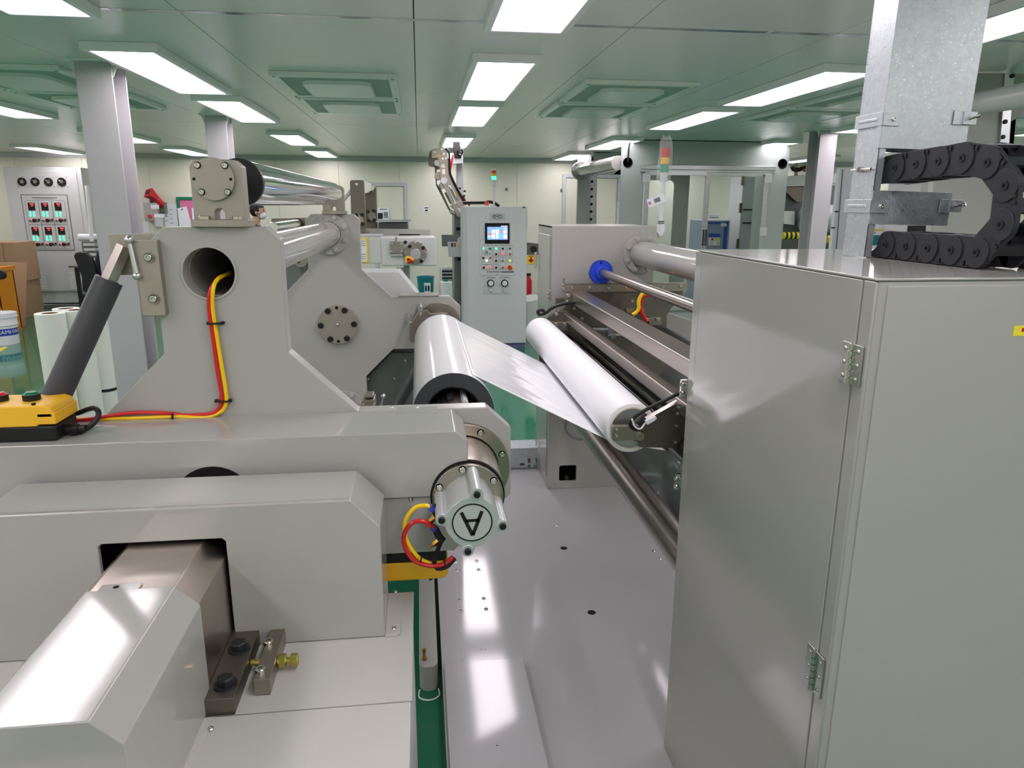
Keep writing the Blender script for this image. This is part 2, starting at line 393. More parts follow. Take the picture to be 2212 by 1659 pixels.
# ------------------------------------------------------------------ steel H columns
def hcol(x0, x1, y0, y1, label, letters=None):
    c = thing('steel_column', ((x0+x1)/2, (y0+y1)/2, 0), label, 'column'); xm = (x0+x1)/2; t = .013
    part(c, 'flange', B().box(x0, x1, y0, y0+t, 0, ZC-.012), 'column_paint', .003)
    part(c, 'flange', B().box(x0, x1, y1-t, y1, 0, ZC-.012), 'column_paint', .003)
    part(c, 'web', B().box(xm-.005, xm+.005, y0+t, y1-t, 0, ZC-.012), 'column_paint')
    part(c, 'cap_plate', B().box(x0-.04, x1+.04, y0-.04, y1+.04, ZC-.012, ZC), 'ffu', .002)
    for sx, xe in ((-1, x0), (1, x1)):
        part(c, 'gusset', B().prism([(xe, ZC-.012), (xe+sx*.035, ZC-.012), (xe, ZC-.09)], y0+t+.005, y0+t+.011, 'y'), 'ffu')
    if letters:
        part(c, 'embossed_letters', B().text('H', letters[0], -ZA, XA, .05).text('S', letters[1], -ZA, XA, .05), 'aluminium_paint', label='raised letters H and S turned sideways')
    return c
yl = 4.73
hcol(-1.941, -1.741, yl, 4.95, 'grey steel H column beside the film winder on the left', [W(209, 330, Y=yl-.0012), W(211, 361, Y=yl-.0012)])
hcol(-1.939, -1.748, 7.33, 7.56, 'light steel H column seen above the chrome roller bearing block')
hcol(4.27, 4.465, 7.62, 7.86, 'white steel H column right of the glass-doored enclosure')
# yellow floor markings
solo('floor_marking', B().add([W(-20, 757, Z=.002), W(12, 748, Z=.002), W(17, 751, Z=.002), W(-10, 766, Z=.002)], [(0, 1, 2, 3)]), 'yellow_mark', 'short yellow paint mark on the green floor below the white pail', 'floor marking')
# ================================================================== film winder on the left
HX, HZ = -0.41, 1.126           # turret axis
YN, YF, TH = 1.555, 3.6, 0.043    # plate faces, plate thickness
def cross(y0, y1, hole):
    r = [(.10, .528), (.126, .504), (.126, .268), (.265, .132), (.55, .132), (.605, .08), (.605, -.08), (.55, -.132), (.265, -.132), (.126, -.268), (.126, -.504), (.10, -.528)]
    pts = [(HX+a, HZ+b) for a, b in r] + [(HX-a, HZ+b) for a, b in reversed(r)]
    holes = [circ(PX, PZ, hole, 48), circ(2*HX-PX, 2*HZ-PZ, hole, 48)] if hole else []
    return B().prism(pts, y0, y1, 'y', holes)
PX, PZ = -.430, 1.562          # tie tube axis
tu = thing('winder_turret', (HX, 2.5, 0.6), 'grey painted cross-shaped film winder turret with chrome guide roller on top', 'winder')
part(tu, 'near_plate', cross(YN, YN+TH, .0515), 'paint', .0025, label='near grey cross plate with round hole')
part(tu, 'far_plate', cross(YF, YF+TH, 0), 'paint', .0025, label='far grey cross plate')
part(tu, 'hole_rim', B().pipe((PX, YN-.003, PZ), (PX, YN+.02, PZ), .056, .051, 56), 'paint', .001)
for s in (1, -1):
    px_, pz_ = (PX, PZ) if s > 0 else (2*HX-PX, 2*HZ-PZ)
    part(tu, 'tie_tube', B().pipe((px_, YN+TH, pz_), (px_, YF, pz_), .057, .0505, 56), 'paint_gloss', label='glossy grey tie tube between the plates')
    fl = part(tu, 'tube_flange', B().pipe((px_, YF-.02, pz_), (px_, YF, pz_), .098, .0575, 56), 'paint_gloss', .002)
    for k in range(8): put(fl, 'painted_bolt', (px_+.08*math.cos(2*pi*(k+.5)/8), YF-.02, pz_+.08*math.sin(2*pi*(k+.5)/8)), (0, -1, 0), .011)
# hub disc of the far plate
hub = part(tu, 'hub_disc', B().cyl((HX, YF, HZ), (HX, YF-.02, HZ), .097, n=56), 'steel_plate', .002, label='dull steel hub disc with six black caps')
for k in range(6):
    a = 2*pi*k/6+.03; put(hub, 'black_cap', (HX+.08*math.cos(a), YF-.02, HZ+.08*math.sin(a)), (0, -1, 0), .0145, 'bolt_cap')
for s in (1, -1): put(hub, 'hole', (HX, YF-.0203, HZ+s*.083), (0, -1, 0), .008, 'threaded_hole')
put(hub, 'button_screw', (HX, YF-.02, HZ), (0, -1, 0), .008)
# chamfered shield strips along the far plate edges
for s in (1, -1):
    part(tu, 'edge_shield', B().prism([(HX+.30, HZ+.132), (HX+.50, HZ+.132), (HX+.50, HZ+.14), (HX+.30, HZ+.14)] if s > 0 else [(HX-.30, HZ+.132), (HX-.50, HZ+.132), (HX-.50, HZ+.14), (HX-.30, HZ+.14)], YF-.005, YF+.1, 'y'), 'paint_gloss', .002)
# guide rollers on both ends of the turret
for s in (1, -1):
    def M(x, z): return (HX+s*(x-HX), HZ+s*(z-HZ))
    gx, gz = -.404, 1.747
    cx_, cz_ = M(gx, gz)
    part(tu, 'guide_roller', B().cyl((cx_, 1.785, cz_), (cx_, YF-.06, cz_), .0515, n=64), 'chrome', .002, label='mirror chrome guide roller')
    part(tu, 'roller_end_cap', B().pipe((cx_, 1.765, cz_), (cx_, 1.785, cz_), .053, .012, 56), 'black', .0015, label='black roller end cap')
    part(tu, 'roller_shaft', B().cyl((cx_, YN+.03, cz_), (cx_, 1.775, cz_), .0125), 'screw')
    for yb, near in ((YN-.012, 1), (YF-.03, 0)):
        prof = [(-.449, 1.668), (-.449, 1.772), (-.441, 1.785), (-.363, 1.785), (-.349, 1.772), (-.349, 1.668)]
        notch = [(-.388, 1.668), (-.388, 1.684), (-.394, 1.69), (-.402, 1.69), (-.408, 1.684), (-.408, 1.668)]
        pr = [M(x, z) for x, z in prof+notch]
        bl = part(tu, 'bearing_block', B().prism(pr, yb+.012, yb+.055, 'y'), 'steel_plate', .002)
        part(tu, 'block_foot', B().box(*sorted((M(-.452, 0)[0], M(-.340, 0)[0])), yb-.004, yb+.06, *sorted((M(0, 1.654)[1], M(0, 1.669)[1]))), 'steel_plate', .002)
        if near:
            cp = part(bl, 'bearing_cap', B().cyl((cx_, yb+.012, cz_), (cx_, yb+.003, cz_), .0415, n=56), 'steel_plate', .001)
            for ax, az in ((-.026, .026), (.026, .026), (-.023, -.025), (.027, -.025)): put(cp, 'socket_screw', (cx_+s*ax, yb+.003, cz_+s*az), (0, -1, 0), .0055, cb=True)
            for ax in (-.035, .035): put(cp, 'hole', (cx_+ax, yb+.0028, cz_), (0, -1, 0), .003, 'threaded_hole')
            for ax in (-.43, -.365):
                for dy in (-.0, .008):
                    q = M(ax+dy*.8, 1.669); put(bl, 'socket_screw', (q[0], yb+.004+dy*.3, q[1]), (0, 0, s), .008)
# near arm cover: hollow sheet box in front of the near plate
CY = 1.388; CZ = 1.257; CB = 0.992; CR = 0.086
part(tu, 'arm_cover', B().prism([(-.906, CZ-.03), (-.88, CZ), (.062, CZ), (CR, CZ-.022), (CR, 1.118), (-.906, 1.118)], CY, YN-.001, 'y', ), 'paint_gloss', .0025, label='glossy grey arm cover box')
part(tu, 'arm_cover_lower', B().prism([(-.906, 1.116), (CR, 1.116), (CR, CB+.03), (CR-.03, CB), (-.88, CB), (-.906, CB+.03)], CY+.006, YN-.001, 'y'), 'paint', .002)
bore = part(tu, 'spindle_bore', B().cyl((HX-.005, CY+.02, 1.124), (HX-.005, CY-.0015, 1.124), .078, n=48), 'hole_black', label='black bore at the turret centre')
put(tu, 'button_screw', W(887, 1079, Y=CY+.004), (0, -1, 0), .005)
part(tu, 'cover_seam_plate', B().box(-.06, .03, YN-.03, YN+.02, CZ, CZ+.0015), 'paint_gloss')
for x in (847, 901): put(tu, 'button_screw', W(x, 880, Z=CZ+.0015), (0, 0, 1), .0045)
# chuck A: housing ring, steel barrel, flange, air cylinder
AX, AZ = .085, 1.118
ring = part(tu, 'chuck_ring', B().pipe((AX, YN-.014, AZ), (AX, YN, AZ), .106, .08, 64), 'steel', .0015)
for k in range(8):
    a = 2*pi*k/8+.35; put(ring, 'socket_screw', (AX+.094*math.cos(a), YN-.014, AZ+.094*math.sin(a)), (0, -1, 0), .0065, cb=True)
part(tu, 'chuck_barrel', B().cyl((AX, 1.39, AZ), (AX, YN-.005, AZ), .078, n=64), 'steel_pink')
fl = part(tu, 'cylinder_flange', B().cyl((AX, 1.372, AZ), (AX, 1.392, AZ), .073, n=64), 'steel', .0015)
part(fl, 'flange_gap', B().cyl((AX, 1.3835, AZ), (AX, 1.386, AZ), .0765, n=64), 'hole_black')
for k, a in enumerate((100, 155, 35)):
    a = math.radians(a); put(fl, 'socket_screw', (AX+.064*math.cos(a), 1.372, AZ+.064*math.sin(a)), (0, -1, 0), .0062, cb=True)
ya, yb = 1.256, 1.372; th = math.radians(-9)
def rot(p):
    p = (p[0]*1.13, p[1]*1.13)
    return (AX+p[0]*math.cos(th)-p[1]*math.sin(th), AZ+p[0]*math.sin(th)+p[1]*math.cos(th))
# extruded body: octagon core with four tie-rod ribs at +-45 deg of its flats
R45 = lambda p: rot(p)
core = []
for k in range(4):
    a = k*pi/2
    for dx, dy in ((.0545, -.009), (.0595, -.004), (.0595, .004), (.0545, .009), (.044, .0125), (.0385, .0235), (.0325, .0295), (.0295, .0325), (.0235, .0385), (.0125, .044)):
        core.append(rot((dx*math.cos(a)-dy*math.sin(a), dx*math.sin(a)+dy*math.cos(a))))
cy_ = part(tu, 'air_cylinder', B().prism(core, ya, yb, 'y'), 'alu_matte', .0012, label='ribbed aluminium air cylinder')
for k in range(4):
    a = k*pi/2; q = rot((.0515*math.cos(a), .0515*math.sin(a)))
    part(cy_, 'tie_rod_boss', B().cyl((q[0], ya-.002, q[1]), (q[0], yb, q[1]), .0118, n=24), 'alu_matte', .001)
    put(cy_, 'black_cap', (q[0], ya-.0025, q[1]), (0, -1, 0), .0065, 'bolt_cap')
part(cy_, 'name_ring', B().pipe((AX, ya-.0012, AZ), (AX, ya+.002, AZ), .0385, .036, 48), 'black')
pl = part(cy_, 'name_plate', B().cyl((AX, ya-.0006, AZ), (AX, ya+.002, AZ), .036, n=48), 'paint_teal', label='round plate with an upside-down letter A')  # grey-green paint stands in for the green reflected in the plate
bt = B()
def stroke(p, q, w):
    p = V((p[0], 0, p[1])); q = V((q[0], 0, q[1])); d = (q-p).normalized(); nn = V((-d.z, 0, d.x))*w/2; o = V((AX, ya-.0012, AZ))
    bt.add([o+p+nn, o+p-nn, o+q-nn, o+q+nn], [(0, 1, 2, 3)])
stroke((-.0205, .022), (.0005, -.026), .0068); stroke((.0185, .023), (.0005, -.026), .0068); stroke((-.0125, .004), (.0125, .005), .006)
part(pl, 'letter', bt, 'black')
# fittings below the cylinder
for (u, v_, du, dv) in ((945, 1112, -16, 14), (958, 1160, -22, 16)):
    p0 = W(u, v_, Y=1.315); p1 = W(u+du, v_+dv, Y=1.315)
    part(tu, 'brass_fitting', B().cyl(p0, p1, .0065, n=6).cyl(p0+(p1-p0)*.3, p0+(p1-p0)*.45, .0085, n=6).cyl(p1, p1+(p1-p0)*.3, .004, n=10), 'brass', .0005)
for pts in (((936, 1092), (943, 1108), (948, 1118)), ((940, 1142), (948, 1158), (957, 1168))):
    part(tu, 'elbow_fitting', B().tube([W(a, b, Y=1.31) for a, b in pts], .0072, 12, 3), 'black')
for (u, v_) in ((935, 1098), (938, 1141)):
    q = W(u, v_, Y=1.31); part(tu, 'fitting_collar', B().cyl(q+V((-.003, 0, -.004)), q+V((.002, 0, .004)), .0078, n=16), 'blue_fit')
solo('air_hose', B().tube([W(a, b, Y=1.31) for a, b in ((935, 1098), (918, 1092), (895, 1098), (877, 1122), (874, 1150), (885, 1180), (905, 1205), (930, 1218))], .0042), 'yellow_hose', 'short yellow air hose looping behind the red one by the A cylinder', 'hose')
solo('air_hose', B().tube([W(a, b, Y=1.305) for a, b in ((937, 1140), (915, 1126), (890, 1130), (873, 1155), (876, 1185), (897, 1212), (930, 1222), (960, 1218), (978, 1203))], .0045), 'red_hose', 'short red air hose looping below the A cylinder', 'hose')
solo('cable', B().tube([W(a, b, Y=1.308) for a, b in ((955, 1165), (945, 1190), (938, 1212), (945, 1228), (965, 1224), (982, 1206))], .0045), 'black', 'black cable loop hanging under the A cylinder', 'cable')
for (u, v_) in ((909, 1208), (962, 1217)):
    q = W(u, v_, Y=1.306); solo('cable_tie', B().lathe([(.0062, -.0015), (.0072, -.0015), (.0072, .0015), (.0062, .0015)], q, (1, 0, -.3 if u < 930 else .5), 16, close=True), 'black', 'black cable tie on the red hose loop, %s one' % ('left' if u < 930 else 'right'), 'cable tie')
# bracket, clamp lever and dark lay-on roller at the plate's left edge
br = part(tu, 'side_bracket', B().prism(XZ(1.6, [(240, 505), (345, 503), (352, 591), (250, 593)]), 1.585, 1.605, 'y'), 'steel_plate', .002)
b2 = part(tu, 'clamp_plate', B().prism(XZ(1.55, [(292, 519), (344, 518), (364, 680), (313, 681)]), 1.535, 1.56, 'y'), 'steel_plate', .002)
for q in ((321, 556), (332, 645)):
    p = W(*q, Y=1.534); put(b2, 'socket_screw', p, (0, -1, 0), .0075); put(b2, 'ring', p, (0, -1, 0), .0105, 'washer'); put(b2, 'hole', p, (0, -1, 0), .0098, 'counterbore')
p0 = W(279, 518, Y=1.53); p1 = W(296, 596, Y=1.53)
lv = part(tu, 'clamp_lever', B().cyl(p0, p1, .0042, .006, 16), 'aluminium', label='ball-ended clamp lever')
part(lv, 'ball_knob', B().sphere(p0, .0088), 'aluminium'); part(lv, 'pivot_boss', B().sphere(p1, .0085, 16), 'aluminium')
p0 = W(236, 604, Y=1.56); p1 = W(88, 930, Y=1.50); d = (p1-p0).normalized(); ptop = W(252, 560, Y=1.575)
part(tu, 'hex_shaft', B().cyl(p0+d*.02, p0-d*.075, .0165, n=6), 'steel_pink', .001)
lr = part(tu, 'lay_on_roller', B().pipe(p0, p1, .0265, .02, 48), 'roller_grey', .0015, label='dark grey tilted lay-on roller')
part(lr, 'roller_bearing', B().pipe(p0+d*.004, p0+d*.012, .021, .012, 40), 'screw')
pf = W(900, 800, Y=3.3); pe = W(845, 905, Y=3.3)
part(tu, 'lay_on_roller', B().cyl(pf, pe, .026), 'roller_grey', .0015)
# far chuck bracket
fb = part(tu, 'chuck_bracket', B().prism(XZ(3.46, [(884, 700), (906, 672), (924, 670), (929, 677), (965, 676), (985, 694), (985, 720), (950, 740), (900, 745), (884, 735)]), 3.45, 3.475, 'y'), 'steel', .002)
part(tu, 'chuck_barrel', B().cyl((AX, 3.2, AZ), (AX, YF, AZ), .06), 'steel')
part(tu, 'chuck_ring', B().pipe((AX, YF-.02, AZ), (AX, YF, AZ), .11, .06, 48), 'steel', .0015)
for q in ((908, 679), (886, 698)): put(fb, 'socket_screw', W(*q, Y=3.449), (0, -1, 0), .008)
for q in ((908, 668), (882, 690)): part(fb, 'spacer', B().cyl(W(*q, Y=3.46), W(*q, Y=3.46)+V((0, .14, 0)), .013), 'aluminium')
# little clamp and ball lever seen behind the near arm
cl = part(tu, 'shaft_clamp', B().prism(XZ(1.75, [(781, 875), (783, 858), (810, 857), (812, 875)]), 1.72, 1.78, 'y').prism(XZ(1.75, [(789, 856), (790, 849), (808, 849), (808, 856)]), 1.73, 1.77, 'y'), 'steel', .002)
for q in ((784, 873), (808, 873)): put(cl, 'socket_screw', W(*q, Y=1.719), (0, -1, 0), .004)
p0 = W(828, 856, Y=1.75); p1 = W(822, 885, Y=1.75)
lv = part(tu, 'clamp_lever', B().cyl(p0, p1, .003, .004, 12), 'aluminium'); part(lv, 'ball_knob', B().sphere(p0, .0062), 'aluminium')
# ------------------------------------------------------------------ roll of film on chuck A and its web
RR = .118; YA0, YA1 = 2.0, 3.13
rl = thing('film_roll', (AX, 2.56, AZ-RR), 'glossy white roll of plastic film chucked on shaft A', 'film roll')
part(rl, 'wound_film', B().pipe((AX, YA0+.001, AZ), (AX, YA1, AZ), RR, .083, 96), 'film_on_roll', .002)
part(rl, 'roll_end', B().pipe((AX, YA0, AZ), (AX, YA0+.004, AZ), RR-.0005, .078, 96), 'core_grey', label='dark grey layered roll end')
part(rl, 'core_tube', B().pipe((AX, YA0-.004, AZ), (AX, YA1+.004, AZ), .0785, .074, 72), 'black_gloss', .001)
sh = thing('winding_shaft', (AX, 2.5, AZ-.05), 'black air shaft with rubber strips inside the film roll core', 'shaft')
part(sh, 'shaft_body', B().cyl((AX, YN+TH, AZ), (AX, 3.2, AZ), .05, n=48), 'steel_dark')
for k in range(8):
    a = 2*pi*k/8+.2
    part(sh, 'expanding_strip', B().cbox((AX+.052*math.cos(a), 2.55, AZ+.052*math.sin(a)), (.014, 1.2, .016), Matrix.Rotation(-a, 3, 'Y')), 'rubber' if k != 1 else 'white_plastic', .001)
WX, WZ, WR = .600, 1.068, .0755     # white roller axis
ang = math.atan2((AZ)-(WZ), WX-AX); Ld = math.hypot(WX-AX, AZ-WZ); bt_ = math.asin((RR+WR)/Ld); tdir = -(ang+bt_)   # crossed tangent: over the roll, under the roller
nx, nz = -math.sin(tdir), math.cos(tdir)
pA = (AX+nx*(RR+.0006), AZ+nz*(RR+.0006)); pB = (WX-nx*(WR+.0006), WZ-nz*(WR+.0006))
wb_ = B(); N = 26; MM = 40; vs = []
path = [(pA[0]+(pB[0]-pA[0])*i/N, pA[1]+(pB[1]-pA[1])*i/N) for i in range(N+1)]
path += [(WX+(WR+.0006)*math.sin(tdir+t*.07), WZ-(WR+.0006)*math.cos(tdir+t*.07)) for t in range(1, 9)]
path += [(path[-1][0]+(.775-path[-1][0])*i/3, path[-1][1]+(.958-path[-1][1])*i/3) for i in range(1, 4)]
for i, (x, z) in enumerate(path):
    for j in range(MM+1):
        t = i/N; w = .0009*math.sin(pi*min(1, t))**2*math.sin(j*1.7+4*math.sin(j*.35)) if t < 1 else 0
        vs.append((x+nx*w, YA0+.035+(YA1-YA0-.07)*j/MM, z+nz*w))
wb_.add(vs, [(i*(MM+1)+j, (i+1)*(MM+1)+j, (i+1)*(MM+1)+j+1, i*(MM+1)+j+1) for i in range(len(path)-1) for j in range(MM)])
web = solo('film_web', wb_, 'film_web', 'glossy white film web stretched from the roll to the white roller', 'film')
md = web.modifiers.new('solid', 'SOLIDIFY'); md.thickness = .0004
# ------------------------------------------------------------------ bearing stand in front and the pedestal below
SY0, SY1, ST = 1.212, 1.362, 1.192
st = thing('winder_stand', (-.44, 1.29, .916), 'glossy grey bearing stand with a rectangular opening in front of the turret', 'machine stand')
xo0, xo1, zo0, zo1 = -.562, -.351, .917, 1.131
pr = [(-.80, .917), (-.80, 1.14), (-.752, ST), (-.134, ST), (-.083, 1.139), (-.083, .917)]
rr_ = .006
part(st, 'stand_body', B().prism(pr[:3]+pr[3:]+[(xo1, .917), (xo1, zo1-rr_), (xo1-rr_, zo1), (xo0+rr_, zo1), (xo0, zo1-rr_), (xo0, .917)], SY0, SY0+.012, 'y')
     .prism([(-.80, .917), (-.80, 1.14), (-.752, ST), (-.134, ST), (-.083, 1.139), (-.083, .917), (-.093, .917), (-.093, 1.135), (-.138, ST-.01), (-.748, ST-.01), (-.79, 1.136), (-.79, .917)], SY0+.006, SY1, 'y'), 'paint_gloss', .0025)
part(st, 'shade_backing', B().prism([(-.789, .918), (-.789, 1.134), (-.747, ST-.012), (-.14, ST-.012), (-.095, 1.133), (-.095, .918)], SY1-.012, SY1-.004, 'y'), 'hole_black', label='black sheet standing in for the shade inside the stand')  # black sheet stands in for the shade inside the stand
fo = part(st, 'side_flange', B().prism([(-.083, SY0-.002), (-.06, SY0-.002), (-.055, SY0+.003), (-.055, SY1), (-.083, SY1)], .9165, .92, 'z'), 'paint_pale', .0008)
for q in ((851, 1357), (854, 1278)): put(fo, 'button_screw', W(*q, Z=.92), (0, 0, 1), .0048)
pe_ = thing('winder_pedestal', (-.6, 1.0, 0), 'tall grey sheet-metal pedestal under the winder stand', 'machine base')
part(pe_, 'body', B().box(-1.35, -.034, .62, 1.37, 0, .908), 'paint', .003)
part(pe_, 'top_plate', B().box(-1.35, -.031, 1.027, 1.37, .908, .916), 'paint_pale', .0015)
part(pe_, 'front_cover', B().prism([(-1.35, .55), (-.038, .55), (-.033, .555), (-.033, 1.022), (-1.35, 1.022)], .905, .919, 'z'), 'paint_pale', .003)
cf = part(pe_, 'cover_flange', B().prism([(-.41, .62), (-.372, .62), (-.335, 1.018), (-.3595, 1.018)], .919, .9215, 'z'), 'paint_pale', .001)
put(cf, 'button_screw', W(455, 1574, Z=.9215), (0, 0, 1), .005)
# spindle housing: square steel bar with a painted cover over its near end
sp = thing('spindle_housing', (-.45, 1.0, .916), 'square steel spindle housing with painted cover pointing at the camera', 'spindle housing')
def oc(g): return [(-.546-g, .918), (-.546-g, 1.093), (-.512-g, 1.126+g), (-.389+g*.4, 1.126+g), (-.3555+g, 1.094+g*.4), (-.3555+g, .918)]
part(sp, 'steel_bar', B().prism(oc(0), .84, 1.345, 'y'), 'steel_pink', .001, label='bare machined steel bar')
part(sp, 'painted_cover', B().prism(oc(.003), .755, 1.057, 'y'), 'paint_gloss', .002, label='grey painted cover')
part(sp, 'cover_tab', B().prism([(-.499, 1.054), (-.499, 1.074), (-.44, 1.074), (-.44, 1.054)], 1.1265, 1.129, 'z'), 'paint_gloss', .0005)
put(sp, 'hole', (-.475, 1.064, 1.1292), (0, 0, 1), .0045, 'tab_hole')
ft = part(sp, 'mounting_foot', B().box(-.3555, -.308, 1.025, 1.235, .917, .947), 'steel_dark', .0015)
for q in ((488, 1468), (517, 1391)): put(ft, 'hex_bolt', W(q[0], q[1]+12, Z=.947), (0, 0, 1), .0145)
jb = part(sp, 'jacking_block', B().box(-.288, -.262, 1.068, 1.215, .917, .947), 'steel', .001)
for q in ((563, 1451), (580, 1391)): put(jb, 'socket_screw', W(*q, Z=.947), (0, 0, 1), .0085)
pq = V((-.262, 1.135, .933))
part(jb, 'jacking_bolt', B().cyl(pq+V((-.045, 0, 0)), pq+V((.035, 0, 0)), .0058, n=16).cyl(pq+V((.002, 0, 0)), pq+V((.014, 0, 0)), .012, n=6).cyl(pq+V((.022, 0, 0)), pq+V((.034, 0, 0)), .0115, n=6), 'zinc_yellow', .0005, label='yellow zinc jacking bolt')
# ------------------------------------------------------------------ far stand behind the far plate
fs = thing('far_bearing_stand', (-.42, 3.8, 0), 'bearing stand behind the far turret plate, shadow put into its dark grey-green colour', 'machine stand')
part(fs, 'stand_body', B().prism([(-.8, 0), (-.8, .98), (-.62, 1.13), (-.2, 1.13), (-.02, .98), (.2, .98), (.2, 0)], 3.72, 4.1, 'y'), 'paint_dark', .003)  # dark paint puts the shadow behind the turret into the stand's colour
part(fs, 'sloped_cover', B().prism(XZ(3.72, [(777, 588), (862, 588), (905, 640), (906, 690), (840, 690), (777, 645)]), 3.72, 3.95, 'y'), 'paint_light', .003, label='pale sloped sheet cover')
part(fs, 'sloped_cover', B().prism(XZ(3.72, [(620, 650), (672, 588), (672, 690), (620, 690)]), 3.72, 3.95, 'y'), 'paint_light', .003)
lp = part(fs, 'lower_panel', B().prism(XZ(3.7, [(845, 762), (900, 762), (900, 900), (788, 900), (788, 822)]), 3.7, 3.715, 'y'), 'paint_dark', .001)  # shade below the far arm, put into the panel's dark colour
for q in ((876, 779), (852, 818), (795, 819)): put(lp, 'button_screw', W(*q, Y=3.699), (0, -1, 0), .007)
# ------------------------------------------------------------------ push-button boxes on the turret arm
def pbox(name, label, cx, zb, s, bl, cy=1.455):
    t = thing(name, (cx, cy, zb), label, 'control box')
    def Q(x0, x1, y0, y1, z0, z1): return B().box(*sorted((cx+s*x0, cx+s*x1)), cy+y0, cy+y1, *sorted((zb+s*z0, zb+s*z1)))
    part(t, 'box_base', Q(-.125, .125, -.045, .045, 0, .032), 'black', .006)
    prof = [(-.128, .030), (-.128, .060), (-.118, .072), (.108, .072), (.122, .066), (.128, .046), (.1, .046), (.094, .030)]
    lidb = B().prism([(cx+s*a, zb+s*c) for a, c in prof], cy-.047, cy+.047, 'y')
    part(t, 'lid', lidb, 'yellow_box', .004)
    part(t, 'lid_corner', Q(.094, .128, -.047, .047, .034, .058), 'yellow_box', .003)
    for k, (bx, mm) in enumerate(((.01, 'red_button'), (.068, 'green_button'))):
        c0 = V((cx+s*bx, cy, zb+s*.072)); 
        bz = part(t, 'button_bezel', B().cyl(c0, c0+V((0, 0, s*.012)), .0155, n=32), 'black', .001)
        part(bz, 'button_cap', B().lathe([(0, .017), (.009, .016), (.0135, .012), (.0135, 0)], c0, (0, 0, s), 24), mm)
    part(t, 'cable_gland', B().cyl((cx+s*.125, cy-.01, zb+s*.014), (cx+s*.15, cy-.01, zb+s*.014), .0095, n=12).cyl((cx+s*.15, cy-.01, zb+s*.014), (cx+s*.163, cy-.01, zb+s*.014), .0075, n=16), 'black', .0008)
    for bx in (.09, -.09): put(t, 'black_cap', (cx+s*bx, cy-.04, zb+s*.073), (0, 0, s), .004, 'lid_screw')
    return t
pbox('pushbutton_box', 'yellow and black push-button box with red and green buttons on the turret arm', -.822, CZ, 1, 0)
pbox('pushbutton_box', 'upside-down yellow and black push-button box hanging under the arm below cylinder A', -.085, CB, -1, 0)
solo('conduit', B().tube([W(152, 938, Y=1.445), W(180, 930, Y=1.45), W(206, 910, Y=1.46), W(213, 892, Y=1.47), W(205, 882, Y=1.485), W(190, 884, Y=1.5), W(165, 893, Y=1.52), W(130, 895, Y=1.54)], .0052, 12, 8), 'black', 'black corrugated conduit looping from the push-button box', 'cable')
# ------------------------------------------------------------------ red and yellow air hoses on the near plate
hy = YN-.008
yp = [(496, 590, YN+.16), (487, 594, YN+.06), (470, 603, YN+.01), (461, 622, hy), (459, 660, hy), (465, 705, hy), (477, 780, hy), (487, 840, hy), (489, 865, hy), (482, 885, hy), (462, 897, hy), (430, 902, hy), (376, 900, hy), (300, 903, hy), (220, 905, hy), (130, 905, hy)]
rp = [(480, 600, YN+.16), (472, 605, YN+.05), (459, 617, YN+.0), (452, 640, hy), (452, 670, hy), (459, 720, hy), (470, 800, hy), (478, 850, hy), (478, 870, hy), (470, 885, hy), (452, 894, hy), (400, 897, hy+.006), (365, 893, hy), (300, 891, hy), (250, 896, hy), (190, 906, hy-.004), (130, 910, hy-.006)]
solo('air_hose', B().tube([W(a, b, Y=c) for a, b, c in yp], .0041), 'yellow_hose', 'long yellow air hose running down the near plate and along the arm', 'hose')
solo('air_hose', B().tube([W(a, b, Y=c) for a, b, c in rp], .0041), 'red_hose', 'long red air hose running down the near plate beside the yellow one', 'hose')
for k, (u, v_, vert, lb) in enumerate(((465, 698, 1, 'uppermost'), (482, 866, 1, 'by the bend'), (375, 903, 0, 'on the arm'), (158, 902, 0, 'nearest the push-button box'))):
    q = W(u, v_, Y=hy); b_ = B()
    if vert: b_.cbox(q+V((0, -.003, 0)), (.026, .012, .003)).cbox(q+V((-.014, .002, 0)), (.006, .01, .006)).cbox(q+V((.014, .002, 0)), (.007, .01, .006))
    else: b_.cbox(q+V((0, -.004, .002)), (.003, .012, .02)).cbox(q+V((.0, -.002, -.009)), (.014, .012, .007))
    solo('cable_tie', b_, 'black', 'black cable tie holding the long red and yellow hoses, %s' % lb, 'cable tie', .0008)
# ================================================================== machine base plate on the right
BZ = .1
ba = thing('machine_bed', (1.3, 2.5, 0), 'wide glossy grey machine base plate on the floor between the two machines', 'machine base')
part(ba, 'base_plate', B().box(.04, 2.7, .9, 4.25, 0, BZ), 'paint_base', .003)
for q in ((984, 1215), (1030, 1212), (987, 1233), (1034, 1231), (993, 1297), (1045, 1293), (997, 1320), (1050, 1316), (1412, 1191), (1425, 1208), (1003, 1136), (1203, 1136)): put(ba, 'button_screw', W(*q, Z=BZ), (0, 0, 1), .0095)
for q in ((1218, 1184), (1278, 1323)): put(ba, 'hole', W(*q, Z=BZ+.0005), (0, 0, 1), .017, 'round_hole')
for q in ((1040, 1403), (1048, 1403)): put(ba, 'hole', W(*q, Z=BZ+.0005), (0, 0, 1), .002, 'pin_hole')
part(ba, 'joint_strip', B().box(.118, .121, 2.3, 2.95, BZ, BZ+.0006), 'paint')
sp_ = part(ba, 'stop_plate', B().box(.122, .222, 2.24, 2.275, BZ, BZ+.008), 'steel_pink', .001)
for q in ((1016, 1438), (1059, 1434)): put(sp_, 'button_screw', W(*q, Z=BZ+.008), (0, 0, 1), .007)
hc = solo('hatch_cover', B().box(.048, .33, 1.0, 2.245, BZ, BZ+.03), 'paint_base', 'low glossy grey hatch cover lying on the machine base by the pedestal', 'cover', .004)
